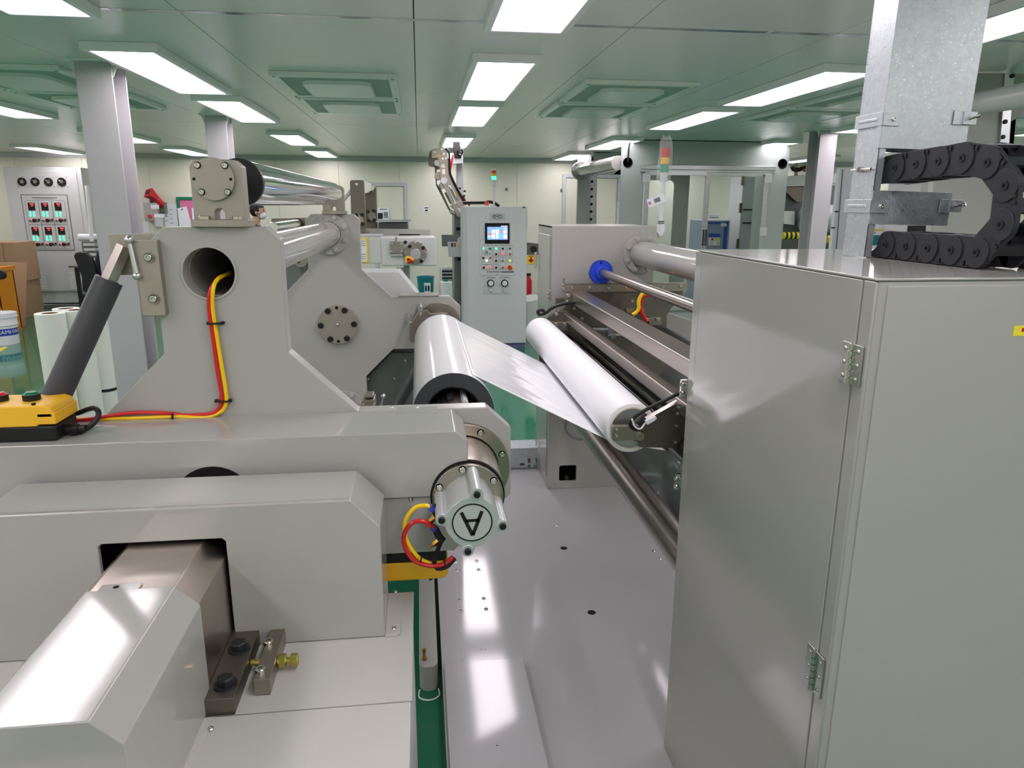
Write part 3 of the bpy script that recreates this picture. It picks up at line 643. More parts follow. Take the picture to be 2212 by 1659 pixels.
put(hc, 'button_screw', (.3302, 2.02, BZ+.015), (1, 0, 0), .005); put(hc, 'hole', W(1074, 1610, Z=BZ+.0305), (0, 0, 1), .0025, 'pin_hole')
rl2 = thing('guide_rail', (-.003, 2.7, 0), 'grey rail with rounded end in the gap beside the pedestal', 'rail')
rb = [(.026-.066*t/8*0, 0) for t in ()]
pts = [(-.041, 3.6), (-.041, 2.30)] + [(-.0075-.0335*math.cos(pi*t/8), 2.30-.0335*math.sin(pi*t/8)) for t in range(1, 8)] + [(.026, 2.30), (.026, 3.6)]
part(rl2, 'rail_body', B().prism(pts, 0, BZ, 'z'), 'paint', .003)
cb = W(917, 1425, Z=BZ)
part(rl2, 'levelling_bolt', B().cyl(cb, cb+V((0, 0, .012)), .0095, n=6).cyl(cb, cb+V((0, 0, .03)), .005, n=12).cyl(cb+V((0, 0, .03)), cb+V((0, 0, .045)), .007, n=12), 'brass', .0005)
solo('sealant_line', B().tube([(-.041, 2.275, .004)]+[(-.0075-.04*math.cos(pi*t/8), 2.255-.04*math.sin(pi*t/8), .004) for t in range(1, 8)]+[(.026, 2.275, .004)], .003, 6, 2), 'white_plastic', 'thin curved white sealant line on the floor at the rail end', 'sealant')
# ================================================================== far machine frame on the right
ff = thing('slitting_machine', (.98, 4.05, BZ), 'grey upright machine frame with blue gear and tie-tube flange on its face', 'machine frame')
FX0, FX1, FY, FZ = .70, 1.268, 3.85, 1.592
part(ff, 'frame_body', B().prism([(FX0, BZ), (FX0, FZ), (FX1, FZ), (FX1, 1.15), (1.75, 1.0), (1.75, BZ)], FY, FY+.02, 'y', [rrect(*sorted((W(1208, 1020, Y=FY).x, W(1245, 1020, Y=FY).x)), W(1220, 1040, Y=FY).z, W(1220, 1006, Y=FY).z, .012)]).box(FX0, FX0+.012, FY+.01, 4.30, BZ, FZ).box(FX0, FX1, 4.29, 4.30, BZ, FZ).box(FX0, FX1, FY+.01, 4.30, FZ-.012, FZ).box(FX1-.012, FX1, FY+.01, 4.30, BZ, FZ), 'paint', .003)
part(ff, 'side_door', B().box(FX0-.004, FX0, 3.9, 4.27, .16, FZ-.05), 'paint_gloss', .002)
part(ff, 'opening_shade', B().box(.72, .95, FY+.1, FY+.12, BZ, .6), 'hole_black')  # black sheet stands in for the shade inside the frame opening
hb = W(1224, 1034, Y=FY+.05); part(ff, 'anchor_bolt', B().cyl((hb.x, FY+.05, BZ), (hb.x, FY+.05, hb.z+.02), .014, n=12).cyl((hb.x, FY+.05, BZ), (hb.x, FY+.05, BZ+.02), .024, n=6), 'steel_dark')
hl = part(ff, 'door_hinge', B().cbox(W(1160, 562, Y=4.27)+V((-.008, 0, 0)), (.012, .04, .09)), 'screw', .002)
hl = part(ff, 'hinge_block', B().cbox(W(1467, 1040, Y=1.76)+V((0, 0, 0)), (.005, .006, .002)), 'screw')
TX, TZ = 1.193, 1.446
tf = part(ff, 'tube_flange', B().pipe((TX, FY-.022, TZ), (TX, FY, TZ), .105, .068, 56), 'paint_gloss', .002)
for k in range(8): put(tf, 'painted_bolt', (TX+.088*math.cos(2*pi*(k+.5)/8), FY-.022, TZ+.088*math.sin(2*pi*(k+.5)/8)), (0, -1, 0), .012)
part(ff, 'tie_tube', B().cyl((TX, 1.8, TZ), (TX, FY-.01, TZ), .068, n=64), 'paint_gloss', label='thick glossy grey tie tube to the near cabinet')
# gear shaft and rack
GX, GZ, GR = .947, 1.357, .064
gs = thing('gear_shaft', (GX, 2.8, GZ-.02), 'brushed steel shaft with a blue plastic gear on the rack', 'gear shaft')
part(gs, 'shaft', B().cyl((GX, 1.795, GZ), (GX, FY, GZ), .021, n=40), 'brushed')
gp = []
for k in range(72):
    a = 2*pi*k/72
    for da, r in ((-.022, GR-.006), (-.012, GR), (.012, GR), (.022, GR-.006)): gp.append((GX+r*math.cos(a+da), GZ+r*math.sin(a+da)))
g = part(gs, 'gear', B().prism(gp, 3.735, 3.765, 'y'), 'blue_plastic', label='bright blue plastic spur gear')
part(g, 'gear_hub', B().pipe((GX, 3.70, GZ), (GX, 3.735, GZ), .036, .0215, 40), 'blue_plastic', .002)
put(g, 'hole', (GX-.005, 3.7345, GZ+.05), (0, -1, 0), .006, 'set_hole')
ca = thing('slide_carriage', (1.05, 3.75, 1.0), 'steel slide carriage with rack, cross beams and brackets behind the white roller', 'carriage')
rk = []; x = .75
rk = [(.75, 1.256), (.75, 1.292)]
while x < 1.42:
    rk += [(x+.001, 1.292), (x+.0035, 1.299), (x+.0065, 1.299), (x+.009, 1.292)]; x += .010
rk += [(x, 1.256)]
r_ = part(ca, 'rack', B().prism(rk, 3.728, 3.765, 'y'), 'steel')
for q in ((1236, 622), (1275, 621.5), (1315, 621.5), (1354, 621), (1432, 620), (1470, 618)): put(r_, 'socket_screw', W(*q, Y=3.727), (0, -1, 0), .009)
part(ca, 'side_plate', B().prism(XZ(3.78, [(1222, 628), (1475, 628), (1440, 680), (1440, 830), (1330, 870), (1190, 830), (1192, 688), (1222, 664)]), 3.775, 3.795, 'y'), 'steel_dark', .002)
for q in ((1308, 628), (1366, 650), (1384, 649), (1240, 666), (1258, 666), (1257, 688), (1303, 617)): put(ca, 'socket_screw', W(*q, Y=3.774), (0, -1, 0), .009)
part(ca, 'stop_bar', B().box(.705, .76, 3.72, 3.75, 1.19, 1.225), 'steel_dark', .002)
for q, s_ in (((1218, 616), (.006, .03, .075)), ((1188, 638), (.01, .03, .05))):
    part(ca, 'stop_bracket', B().cbox(W(*q, Y=3.735), s_), 'steel', .0015)
for q in ((1217, 616), (1217, 623), (1184, 634), (1184, 642)): put(ca, 'socket_screw', W(*q, Y=3.718), (0, -1, 0), .007)
# two box beams across
b1 = part(ca, 'cross_beam', B().box(.783, .872, 1.795, 3.775, 1.198, 1.256), 'brushed', .006, label='wide brushed steel cross beam')
b2 = part(ca, 'cross_beam', B().box(.731, .772, 1.795, 3.775, 1.117, 1.158), 'brushed', .004, label='narrow brushed steel cross beam')
for (x, z, Y) in ((.762, 1.225, 3.70), (.715, 1.14, 3.70)):
    e = part(ca, 'beam_bracket', B().box(x-.018, x+.018, Y, Y+.008, z-.03, z+.03), 'steel', .0015)
    for dz in (-.017, .017): put(e, 'socket_screw', (x, Y, z+dz), (0, -1, 0), .009)
for q in ((1389, 681), (1400, 690), (1421, 690)): put(ca, 'socket_screw', W(*q, Y=3.60), (0, -1, 0), .009)
part(ca, 'valve_plate', B().prism(XZ(3.63, [(1399, 684), (1425, 682), (1425, 702), (1399, 703)]), 3.605, 3.64, 'y'), 'steel', .002)
part(ca, 'sensor_plate', B().prism(XZ(3.63, [(1350, 665), (1389, 665), (1389, 679), (1350, 679)]), 3.61, 3.64, 'y'), 'steel', .002)
# pneumatic cylinder between the beams
pc = part(ca, 'pneumatic_cylinder', B().cyl(W(1316, 713, Y=3.55), W(1372, 716, Y=3.55), .026).cyl(W(1280, 711, Y=3.55), W(1316, 712, Y=3.55), .008), 'aluminium')
part(pc, 'cylinder_head', B().cbox(W(1318, 712, Y=3.55), (.035, .06, .06)).cbox(W(1323, 726, Y=3.5), (.025, .03, .02)), 'paint_dark', .002)
part(pc, 'tie_rod', B().cyl(W(1313, 725, Y=3.5), W(1365, 724, Y=3.5), .006, n=10), 'screw')
put(pc, 'socket_screw', W(1331, 714, Y=3.5), (0, -1, 0), .012, m='brass')
# hoses of the carriage
solo('air_hose', B().tube([W(a, b, Y=3.58) for a, b in ((1402, 632), (1388, 635), (1380, 650), (1380, 665), (1375, 674), (1366, 680))], .010, 10, 6), 'yellow_hose', 'short yellow hose curving down behind the steel cross beam', 'hose')
solo('air_hose', B().tube([W(a, b, Y=3.585) for a, b in ((1402, 637), (1390, 640), (1384, 652), (1384, 668), (1390, 682), (1398, 694))], .010, 10, 6), 'red_hose', 'short red hose curving down behind the steel cross beam', 'hose')
# ------------------------------------------------------------------ white roller with its brackets
wr = thing('white_roller', (WX, 2.78, WZ-WR), 'long matte white rubber roller beside the glossy film web', 'roller')
part(wr, 'sleeve', B().pipe((WX, 1.952, WZ), (WX, 3.6, WZ), WR, .061, 72), 'silicone', .008)
part(wr, 'sleeve_edge', B().pipe((WX, 1.949, WZ), (WX, 1.956, WZ), WR-.009, .0605, 64), 'silicone_edge', .001)
part(wr, 'end_disc', B().cyl((WX, 1.962, WZ), (WX, 1.97, WZ), .0608, n=48), 'aluminium', .001)
part(wr, 'far_end_disc', B().cyl((WX, 3.585, WZ), (WX, 3.595, WZ), .0608, n=48), 'aluminium')
part(wr, 'axle', B().cyl((WX, 1.915, WZ-.012), (WX, 3.64, WZ-.012), .014), 'steel')
rbk = thing('roller_bracket', (.70, 1.92, .99), 'dark steel plate bracket holding the near end of the white roller', 'bracket')
part(rbk, 'side_plate', B().prism(XZ(1.93, [(1413, 893), (1436, 880), (1479, 868), (1490, 868), (1490, 968), (1381, 965), (1378, 930)]), 1.925, 1.94, 'y'), 'steel_dark', .0015)
for q in ((1465, 879), (1463, 893), (1461, 920), (1459, 955)): put(rbk, 'socket_screw', W(*q, Y=1.924), (0, -1, 0), .0045)
hbk = part(rbk, 'axle_block', B().prism(XZ(1.925, [(1322, 918), (1378, 917), (1377, 947), (1323, 950)]), 1.91, 1.93, 'y'), 'steel', .001)
for q in ((1332, 928), (1332, 941)): put(hbk, 'socket_screw', W(*q, Y=1.909), (0, -1, 0), .0045)
kn = W(1381, 941, Y=1.915); part(rbk, 'pivot_disc', B().cyl(kn, kn+V((0, -.012, 0)), .0125, n=32), 'steel', .001)
p0 = W(1395, 905, Y=1.905); p1 = W(1462, 868, Y=1.905)
part(rbk, 'cable_rail', B().tube([p0, p1], .007, 8, 1), 'steel_pink')
rb2 = thing('roller_bracket', (.68, 3.66, .99), 'steel plate bracket holding the far end of the white roller', 'bracket')
pb = part(rb2, 'side_plate', B().prism(XZ(3.66, [(1178, 690), (1200, 672), (1228, 672), (1228, 790), (1165, 790), (1165, 720)]), 3.655, 3.67, 'y'), 'steel_dark', .0015)
part(rb2, 'catch_block', B().prism(XZ(3.6, [(1193, 696), (1225, 696), (1225, 714), (1200, 714)]), 3.6, 3.65, 'y'), 'steel', .002)
for q in ((1202, 701), (1221, 701), (1202, 678)): put(rb2, 'socket_screw', W(*q, Y=3.599), (0, -1, 0), .009)
solo('cable', B().tube([W(a, b, Y=c) for a, b, c in ((1493, 838, 1.85), (1460, 853, 1.885), (1425, 870, 1.89), (1390, 888, 1.895), (1370, 902, 1.895), (1362, 918, 1.9), (1375, 928, 1.9), (1390, 918, 1.895), (1393, 905, 1.9))], .0052, 12, 8), 'black', 'black corrugated cable to the near end of the white roller', 'cable')
solo('cable', B().tube([W(a, b, Y=3.62) for a, b in ((1300, 655), (1240, 654), (1215, 657), (1195, 664), (1178, 676), (1165, 679), (1162, 672), (1172, 670), (1178, 678))], .008, 10, 6), 'black', 'black cable coiled at the far end of the white roller', 'cable')
solo('cable', B().tube([W(a, b, Y=1.89) for a, b in ((1365, 905), (1372, 922), (1384, 926), (1394, 914), (1406, 906))], .0028, 8, 6), 'white_plastic', 'thin white sensor lead tangled at the roller end', 'cable')
cw = W(1404, 908, Y=1.885); solo('cable_connector', B().cbox(cw, (.026, .012, .012), Matrix.Rotation(-.5, 3, 'Y')).cbox(cw+V((.012, 0, .006)), (.012, .009, .009), Matrix.Rotation(-.5, 3, 'Y')), 'white_plastic', 'small white plug connector dangling at the white roller end', 'connector', .001)
# ------------------------------------------------------------------ dark rollers, film inside the machine, lower steel roller
solo('idler_roller', B().cyl((.775, 1.8, 1.005), (.775, 3.7, 1.005), .045, n=48), 'black_gloss', 'glossy black roller right behind the white roller', 'roller', .002)
solo('idler_roller', B().cyl((.87, 1.8, .985), (.87, 3.7, .985), .03, n=48), 'black_gloss', 'thin black roller next to the glossy black roller', 'roller', .002)
solo('idler_roller', B().cyl((1.23, 2.9, 1.04), (1.23, 3.66, 1.04), .055, n=48), 'black', 'short matte black roller under the wide cross beam', 'roller', .004)
LX_, LZ_, LR_ = .828, .60, .057
lw = thing('lower_roller', (LX_, 2.8, LZ_-LR_), 'long polished steel roller low between the frames', 'roller')
part(lw, 'roller_body', B().cyl((LX_, 1.8, LZ_), (LX_, FY-.03, LZ_), LR_, n=72), 'brushed', .002)
part(lw, 'roller_journal', B().cyl((LX_, FY-.03, LZ_), (LX_, FY, LZ_), .02), 'steel')
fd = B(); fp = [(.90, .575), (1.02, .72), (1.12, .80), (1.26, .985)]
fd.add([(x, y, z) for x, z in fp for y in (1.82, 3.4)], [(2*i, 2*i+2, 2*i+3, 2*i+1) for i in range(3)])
fo_ = solo('film_web', fd, 'film_floor_reflection', 'reflective film sheet running down inside the right machine, floor reflection put into its dark colour', 'film'); md = fo_.modifiers.new('solid', 'SOLIDIFY'); md.thickness = .0006
solo('sensor_cable', B().tube([W(a, b, Y=3.83) for a, b in ((1225, 905), (1222, 922), (1226, 935), (1240, 946), (1258, 950))], .006, 8, 5), 'ink_grey', 'thin grey cable on the frame beside the lower steel roller', 'cable')
# slotted galvanised tray and clear guard behind the base
ct = thing('cable_tray', (.66, 4.2, BZ), 'slotted galvanised cable tray behind the machine base', 'cable tray')
sl = []
for (u, v_) in ((1143, 995), (1157, 995), (1143, 1009), (1157, 1009)): q = W(u, v_, Y=4.2); sl.append(rrect(q.x-.009, q.x+.009, q.z-.017, q.z+.017, .008, 3))
q = W(1128, 1003, Y=4.2); sl.append(rrect(q.x-.016, q.x+.016, q.z-.008, q.z+.008, .007, 3))
part(ct, 'tray_side', B().prism([(.35, BZ), (.70, BZ), (.70, .232), (.35, .232)], 4.2, 4.203, 'y', sl), 'galvanised')
part(ct, 'tray_lid', B().box(.35, .70, 4.2, 4.36, .232, .236), 'galvanised', .001); part(ct, 'tray_floor', B().box(.35, .70, 4.2, 4.36, BZ, BZ+.003), 'galvanised'); part(ct, 'tray_back', B().box(.35, .70, 4.357, 4.36, BZ, .232), 'galvanised')
solo('guard_clip', B().cbox(W(1158, 945, Y=4.19), (.006, .02, .1)), 'screw', 'small bright clip above the cable tray corner', 'clip', .001)
# ================================================================== near cabinet on the right
KX, KY0, KY1, KZ = .70, 1.042, 1.792, 1.592
kc = thing('machine_cabinet', (1.2, 1.42, BZ), 'tall glossy grey machine cabinet with hinged side door at the right edge', 'cabinet')
part(kc, 'body', B().box(KX+.004, 1.9, KY0, KY1, BZ, KZ-.004), 'paint_gloss', .004)
part(kc, 'top_plate', B().box(KX, 1.9, KY0-.002, KY1+.002, KZ-.004, KZ), 'paint_gloss', .0015)
part(kc, 'edge_post', B().box(KX, KX+.004, 1.752, KY1+.001, BZ, KZ-.005), 'paint_gloss', .001)
part(kc, 'corner_post', B().box(KX, KX+.006, KY0-.001, 1.074, BZ, KZ-.005), 'paint_gloss', .003)
kd = part(kc, 'side_door', B().box(KX-.001, KX+.0038, 1.0765, 1.750, BZ+.004, KZ-.006), 'paint_gloss', .0012)
part(kc, 'front_panel', B().box(KX+.02, 1.88, KY0-.003, KY0, BZ+.01, KZ-.012), 'paint', .001)
for zc in (1.435, .99 if False else .905):
    pass
for (ua, va, ub, vb) in ((1826, 738, 1826, 832), (1754, 1404, 1754, 1505)):
    za = W(ua+14, va, X=KX).z; zb = W(ub+14, vb, X=KX).z; zm = (za+zb)/2; h = (za-zb)*.96
    hg = part(kc, 'hinge', B().box(KX-.0045, KX-.0015, 1.048, 1.0735, zm-h/2, zm+h/2).box(KX-.0045, KX-.0015, 1.0795, 1.104, zm-h/2, zm+h/2), 'screw', .0006, label='bright zinc butt hinge')
    for k in range(6): part(hg, 'hinge_knuckle', B().cyl((KX-.006, 1.0765, zm-h/2+h*k/6+.0007), (KX-.006, 1.0765, zm-h/2+h*(k+1)/6-.0007), .0048, n=16), 'screw')
    for yy in (1.058, 1.094):
        for dz in (-.34, 0, .34): put(hg, 'button_screw', (KX-.0045, yy, zm+h*dz), (-1, 0, 0), .0042)
for (u, v_) in ((1487, 838), (1470, 1040)):
    q = W(u, v_, Y=KY1+.012); lt = part(kc, 'door_catch', B().cbox((KX-.006, KY1+.012, q.z), (.018, .01, .046)).cbox((KX+.004, KY1+.004, q.z), (.02, .012, .03)), 'screw', .001)
    for dz in (-.012, .012): put(lt, 'socket_screw', (KX-.012, KY1+.007, q.z+dz), (-1, -1, 0), .006)
part(kc, 'yellow_label', B().box(W(2190, 715, Y=1.038).x, W(2235, 715, Y=1.038).x, KY0-.0036, KY0-.003, W(2190, 726, Y=1.038).z, W(2190, 704, Y=1.038).z), 'yellow_sign')
part(kc, 'label_print', B().box(W(2207, 715, Y=1.038).x, W(2235, 715, Y=1.038).x, KY0-.0039, KY0-.0036, W(2190, 717, Y=1.038).z, W(2190, 709, Y=1.038).z), 'red_paint')
# ------------------------------------------------------------------ galvanised cable duct standing on the cabinet
DX0, DX1, DY0, DY1 = .955, 1.150, 1.475, 1.56
du = thing('cable_duct', (1.05, 1.52, KZ), 'tall galvanised sheet-metal cable duct rising from the cabinet top', 'cable duct')
tl = Matrix.Rotation(math.radians(1.0), 4, 'Y')
zt = ZC-.002
q1 = W(1890, 322, Y=DY0).z; q2 = W(1890, 413, Y=DY0).z; q3 = W(1870, 486, Y=DY0).z
part(du, 'side_channel', B().box(DX0, DX0+.0015, DY0, DY1, KZ, zt).box(DX0, DX0+.016, DY0, DY0+.0015, KZ, zt).box(DX0, DX0+.016, DY1-.0015, DY1, KZ, zt), 'galvanised')
part(du, 'upper_cover', B().box(DX0-.001, DX1, DY0-.0025, DY0-.001, q1, zt), 'galvanised', .0006)
part(du, 'cover_lip', B().box(DX0-.003, DX0-.0015, DY0-.0025, DY0+.012, q1, zt), 'galvanised')
part(du, 'back_plate', B().box(DX0, DX1, DY1, DY1+.0015, q1, zt), 'galvanised'); part(du, 'right_side', B().box(DX1-.0015, DX1, DY0, DY1, q1, zt), 'galvanised')
part(du, 'lower_cover', B().box(DX0-.001, DX1-.012, DY0-.0025, DY0-.001, q3, q2), 'galvanised', .0006)
du.rotation_euler.y = .020
for zc in (W(1850, 268, X=DX0).z, W(1850, 447, X=DX0).z):
    cp = part(du, 'clip_band', B().box(DX0-.0045, DX0-.0025, DY0-.006, DY1+.008, zc-.014, zc+.014).box(DX0-.0045, DX0+.035, DY0-.006, DY0-.0035, zc-.014, zc+.012), 'galvanised', .0008)
    part(cp, 'pressed_rib', B().box(DX0-.0065, DX0-.004, DY0+.012, DY1-.006, zc-.003, zc+.003), 'galvanised', .0015)
    put(cp, 'socket_screw', (DX0+.02, DY0-.006, zc), (0, -1, 0), .0045)
for (u, v_) in ((2090, 253), (2062, 443)):
    q = W(u, v_, Y=DY0-.008); c2 = part(du, 'clip_tab', B().cbox(q, (.03, .004, .026)).cbox(q+V((-.024, .003, 0)), (.022, .002, .028)), 'galvanised', .0008)
    part(c2, 'screw', B().cyl(q+V((-.002, -.002, -.002)), q+V((.006, -.014, .002)), .0025, n=10).cyl(q+V((.006, -.014, .002)), q+V((.009, -.019, .0035)), .0045, n=12), 'screw')
q = W(1850, 369, X=DX0-.006)
jb_ = part(du, 'joint_bolt', B().cyl((DX0-.006, DY0+.008, q.z), (DX0-.006, DY1-.006, q.z), .003, n=12).cyl((DX0-.006, (DY0+DY1)/2-.006, q.z), (DX0-.006, (DY0+DY1)/2+.001, q.z), .0065, n=6).cyl((DX0-.006, (DY0+DY1)/2+.003, q.z), (DX0-.006, (DY0+DY1)/2+.01, q.z), .0065, n=6), 'screw')
# ------------------------------------------------------------------ black cable chain
CXF = .985; CW = .075; HL = .0285
ck = thing('cable_chain', (CXF+CW/2, 1.33, KZ), 'black plastic cable drag chain curling on the cabinet top', 'cable chain')
pv = [(1914, 529), (1957.7, 534), (2004.9, 537), (2055.8, 540), (2111.6, 542), (2163.8, 485.6), (2173.7, 401), (2135, 351), (2080.6, 341.5), (2028.5, 349), (1980, 355), (1935, 362.7), (1893, 370)]
P3 = [W(a, b, X=CXF) for a, b in pv]
for i in range(5): P3[i].z = KZ+.001+HL
def link(p, q, i):
    d = (q-p); d.x = 0; L = d.length; d.normalize(); n = V((0, -d.z, d.y)); pts = []
    def at(a, b): r = p+d*a+n*b; return (r.y, r.z)
    for k in range(9):
        a = pi/2+pi*k/8; pts.append(at(HL*math.cos(a), HL*math.sin(a)))
    pts += [at(L*.95, -HL*.97), at(L*.95, HL*.97)]
    x0 = CXF
    k = part(ck, 'chain_link', B().prism(pts, x0, x0+.009, 'x'), 'chain_plastic', .0012)
    part(k, 'rear_side', B().prism(pts, x0+CW-.009, x0+CW, 'x'), 'chain_plastic', .0012)
    part(k, 'link_head', B().cyl((x0-.0028, p.y, p.z), (x0+.002, p.y, p.z), HL*.98, n=40), 'chain_plastic', .0012)
    for sg in (1, -1):
        e = [at(L*.30, sg*(HL-.006)), at(L*.66, sg*(HL-.006)), at(L*.66, sg*(HL-.0005)), at(L*.30, sg*(HL-.0005))]
        part(k, 'cross_bar', B().prism(e, x0+.004, x0+CW-.004, 'x'), 'chain_plastic')
    sg = -1 if (p.z < 1.65 or i == 5) else 1
    sg = 1
    for dd in (.50, .66):
        part(k, 'snap_lug', B().prism([at(L*dd, sg*(HL-.003)), at(L*(dd+.09), sg*(HL-.003)), at(L*(dd+.09), sg*(HL-.0125)), at(L*dd, sg*(HL-.0125))], x0-.0025, x0, 'x'), 'black', .0005)
    part(k, 'pivot_pin', B().pipe((x0-.0045, p.y, p.z), (x0-.0025, p.y, p.z), .0078, .0035, 20), 'black')
    part(k, 'pin_hole', B().cyl((x0-.0034, p.y, p.z), (x0-.0026, p.y, p.z), .0036, n=14), 'hole_black')
for i in range(len(P3)-1): link(P3[i], P3[i+1], i)
e0 = P3[0]; part(ck, 'end_bracket', B().prism([(e0.y-.02, KZ+.001), (e0.y+.075, KZ+.001), (e0.y+.04, KZ+.02), (e0.y+.01, KZ+.052), (e0.y-.01, KZ+.053)], CXF+.002, CXF+CW, 'x'), 'chain_plastic', .002)
ctn = thing('chain_trough', (1.35, 1.15, KZ), 'black slotted trough behind the drag chain at the right edge', 'trough')
part(ctn, 'side_wall', B().box(1.09, 1.7, 1.2, 1.212, KZ, 1.80), 'black', .002); part(ctn, 'bottom', B().box(1.09, 1.7, 1.07, 1.2, KZ, KZ+.012), 'black', .002)
part(ctn, 'top_rail', B().box(1.09, 1.7, 1.18, 1.215, 1.80, 1.812), 'black_gloss', .002)
for k in range(5): part(ctn, 'slot', B().box(1.10+k*.07, 1.145+k*.07, 1.1785, 1.18, 1.8035, 1.8085), 'paint_dark')
# ================================================================== background machinery and furniture
def PP(Y, pts, dy, holes=()): return B().prism(XZ(Y, pts), Y, Y+dy, 'y', [XZ(Y, h) for h in holes])
def PC(Y, u, v_, rp, dy, n=24):
    c = W(u, v_, Y=Y); r = (W(u+rp, v_, Y=Y)-c).length; return B().cyl(c, c+V((0, dy, 0)), r, n=n)
def RP(u0, v0, u1, v1): return [(u0, v0), (u1, v0), (u1, v1), (u0, v1)]
# ------------------------------------------------------------------ control cabinet with touch screen
Z6 = lambda u, v_: (900+u/4.879, 300+v_/4.879)
def z6(*p): return [Z6(p[i], p[i+1]) for i in range(0, len(p), 2)]
def R6(a, b, c, d): return [Z6(a, b), Z6(c, b), Z6(c, d), Z6(a, d)]
SY = 8.6
lo = W(1010.5, 752, Y=SY); hi = W(1139, 447, Y=SY); sx0, sx1, sz1 = W(1008.5, 447, Y=SY).x, hi.x, hi.z
sm = thing('control_cabinet', ((sx0+sx1)/2, SY+.25, 0), 'light grey operator control cabinet with touch screen and coloured buttons', 'control cabinet')
part(sm, 'body', B().prism([(sx0, SY), (sx1, SY), (sx1, SY+.5), (sx0-.05, SY+.5), (sx0-.05, SY+.05)], .06, sz1, 'z'), 'paint_cabinet', .006)
part(sm, 'plinth', B().box(sx0+.01, sx1-.01, SY+.02, SY+.48, 0, .06), 'purple_base')
part(sm, 'door_edge', B().box(sx1-.004, sx1+.008, SY+.02, SY+.05, sz1-.25, sz1-.1), 'aluminium', .002)
part(sm, 'corner_label', PP(SY-.003, R6(1118, 712, 1142, 730), .002), 'green_frame')
npz = part(sm, 'name_plate', PP(SY-.006, R6(768, 785, 930, 860), .006), 'aluminium_paint', .001, label='name plate with SMC in a diamond')
dm = B()
dp = [W(*Z6(*q), Y=SY-.0075) for q in ((793, 820), (850, 788), (907, 820), (850, 853))]
for i in range(4): dm.tube([dp[i], dp[(i+1) % 4]], .0022, 4, 1)
part(npz, 'diamond_line', dm, 'ink'); part(npz, 'lettering', B().text('SMC', W(*Z6(850, 821), Y=SY-.0075), XA, ZA, .055), 'ink')
p1 = part(sm, 'button_panel', PP(SY-.008, R6(663, 872, 1040, 1437), .008), 'paint_light', .001)
for q in ((672, 880), (1030, 880), (672, 1065), (1030, 1065), (672, 1245), (1030, 1245), (672, 1428), (850, 1428), (1030, 1428), (850, 876)): put(p1, 'button_screw', W(*Z6(*q), Y=SY-.008), (0, -1, 0), .006)
bz = part(sm, 'touch_screen', PP(SY-.022, R6(720, 887, 980, 1103), .014), 'black_gloss', .003, label='black-framed touch screen panel')
part(bz, 'display', PP(SY-.0235, R6(744, 927, 960, 1063), .001), 'screen_blue')
for (a, b, c, d, mm) in ((750, 940, 785, 950, 'screen_cyan'), (832, 940, 905, 952, 'screen_cyan'), (915, 940, 950, 948, 'screen_white'), (750, 968, 780, 985, 'screen_cyan'), (760, 990, 782, 1018, 'screen_orange'), (872, 972, 908, 984, 'screen_orange'), (792, 958, 828, 996, 'screen_white'), (835, 958, 868, 1000, 'screen_white'), (915, 962, 952, 995, 'screen_white'), (790, 1005, 826, 1050, 'screen_white'), (835, 1005, 862, 1050, 'screen_white'), (868, 1000, 906, 1048, 'screen_cyan'), (915, 1005, 950, 1050, 'screen_white'), (750, 1022, 782, 1034, 'screen_white'), (750, 1040, 782, 1058, 'screen_cyan'), (890, 916, 958, 924, 'screen_white')):
    part(bz, 'screen_field', PP(SY-.0245, R6(a, b, c, d), .0008), mm)
part(bz, 'status_led', PC(SY-.0235, *Z6(850, 908), .8, .002, 10), 'blue_label')
for (a, b, c, d) in ((686, 1117, 795, 1205), (686, 1212, 795, 1300), (686, 1318, 795, 1378), (808, 1117, 868, 1235), (880, 1117, 940, 1235), (953, 1117, 1015, 1235), (808, 1245, 868, 1305), (880, 1245, 940, 1378), (953, 1245, 1015, 1305), (808, 1318, 868, 1378)):
    part(p1, 'button_field', PP(SY-.0092, R6(a, b, c, d), .0012, [R6(a+3, b+3, c-3, d-3)]), 'ink_grey')
    part(p1, 'field_print', PP(SY-.0092, R6((a*3+c)/4, b+10, (a+3*c)/4, b+14), .001), 'ink_grey')
for (u, v_, mm) in ((704, 1157, 'led_green'), (775, 1157, 'green_button'), (739, 1190, 'lamp_green'), (838, 1157, 'led_green'), (909, 1157, 'black_gloss'), (985, 1157, 'green_button'), (838, 1215, 'black_gloss'), (909, 1216, 'led_red'), (985, 1215, 'lamp_red'), (704, 1255, 'black_gloss'), (775, 1255, 'lamp_red'), (739, 1284, 'led_white'), (838, 1284, 'black_gloss'), (909, 1284, 'lamp_green'), (985, 1284, 'led_yellow'), (709, 1357, 'black_gloss'), (770, 1357, 'led_red'), (838, 1357, 'black_gloss'), (909, 1357, 'lamp_red')):
    k = part(p1, 'push_button', PC(SY-.014, *Z6(u, v_), 2.9, .006, 16), 'aluminium', .001)
    part(k, 'button_cap', PC(SY-.021, *Z6(u, v_), 2.3, .007, 16), mm, .001)
k = part(p1, 'emergency_stop', PC(SY-.013, *Z6(985, 1357), 6, .005, 24), 'yellow_box', .001, label='red emergency stop on a yellow ring'); part(k, 'button_cap', PC(SY-.045, *Z6(985, 1357), 4.2, .032, 24), 'lamp_red', .004)
part(p1, 'maker_print', PP(SY-.0092, R6(735, 1392, 885, 1400), .001), 'ink_grey'); part(p1, 'maker_print', PP(SY-.0092, R6(735, 1406, 885, 1412), .001), 'ink_grey'); part(p1, 'maker_print', PP(SY-.0092, R6(893, 1392, 1025, 1412), .001), 'ink_grey')
p2 = part(sm, 'gauge_panel', PP(SY-.008, R6(710, 1447, 1000, 1630), .008), 'paint_cabinet', .001)
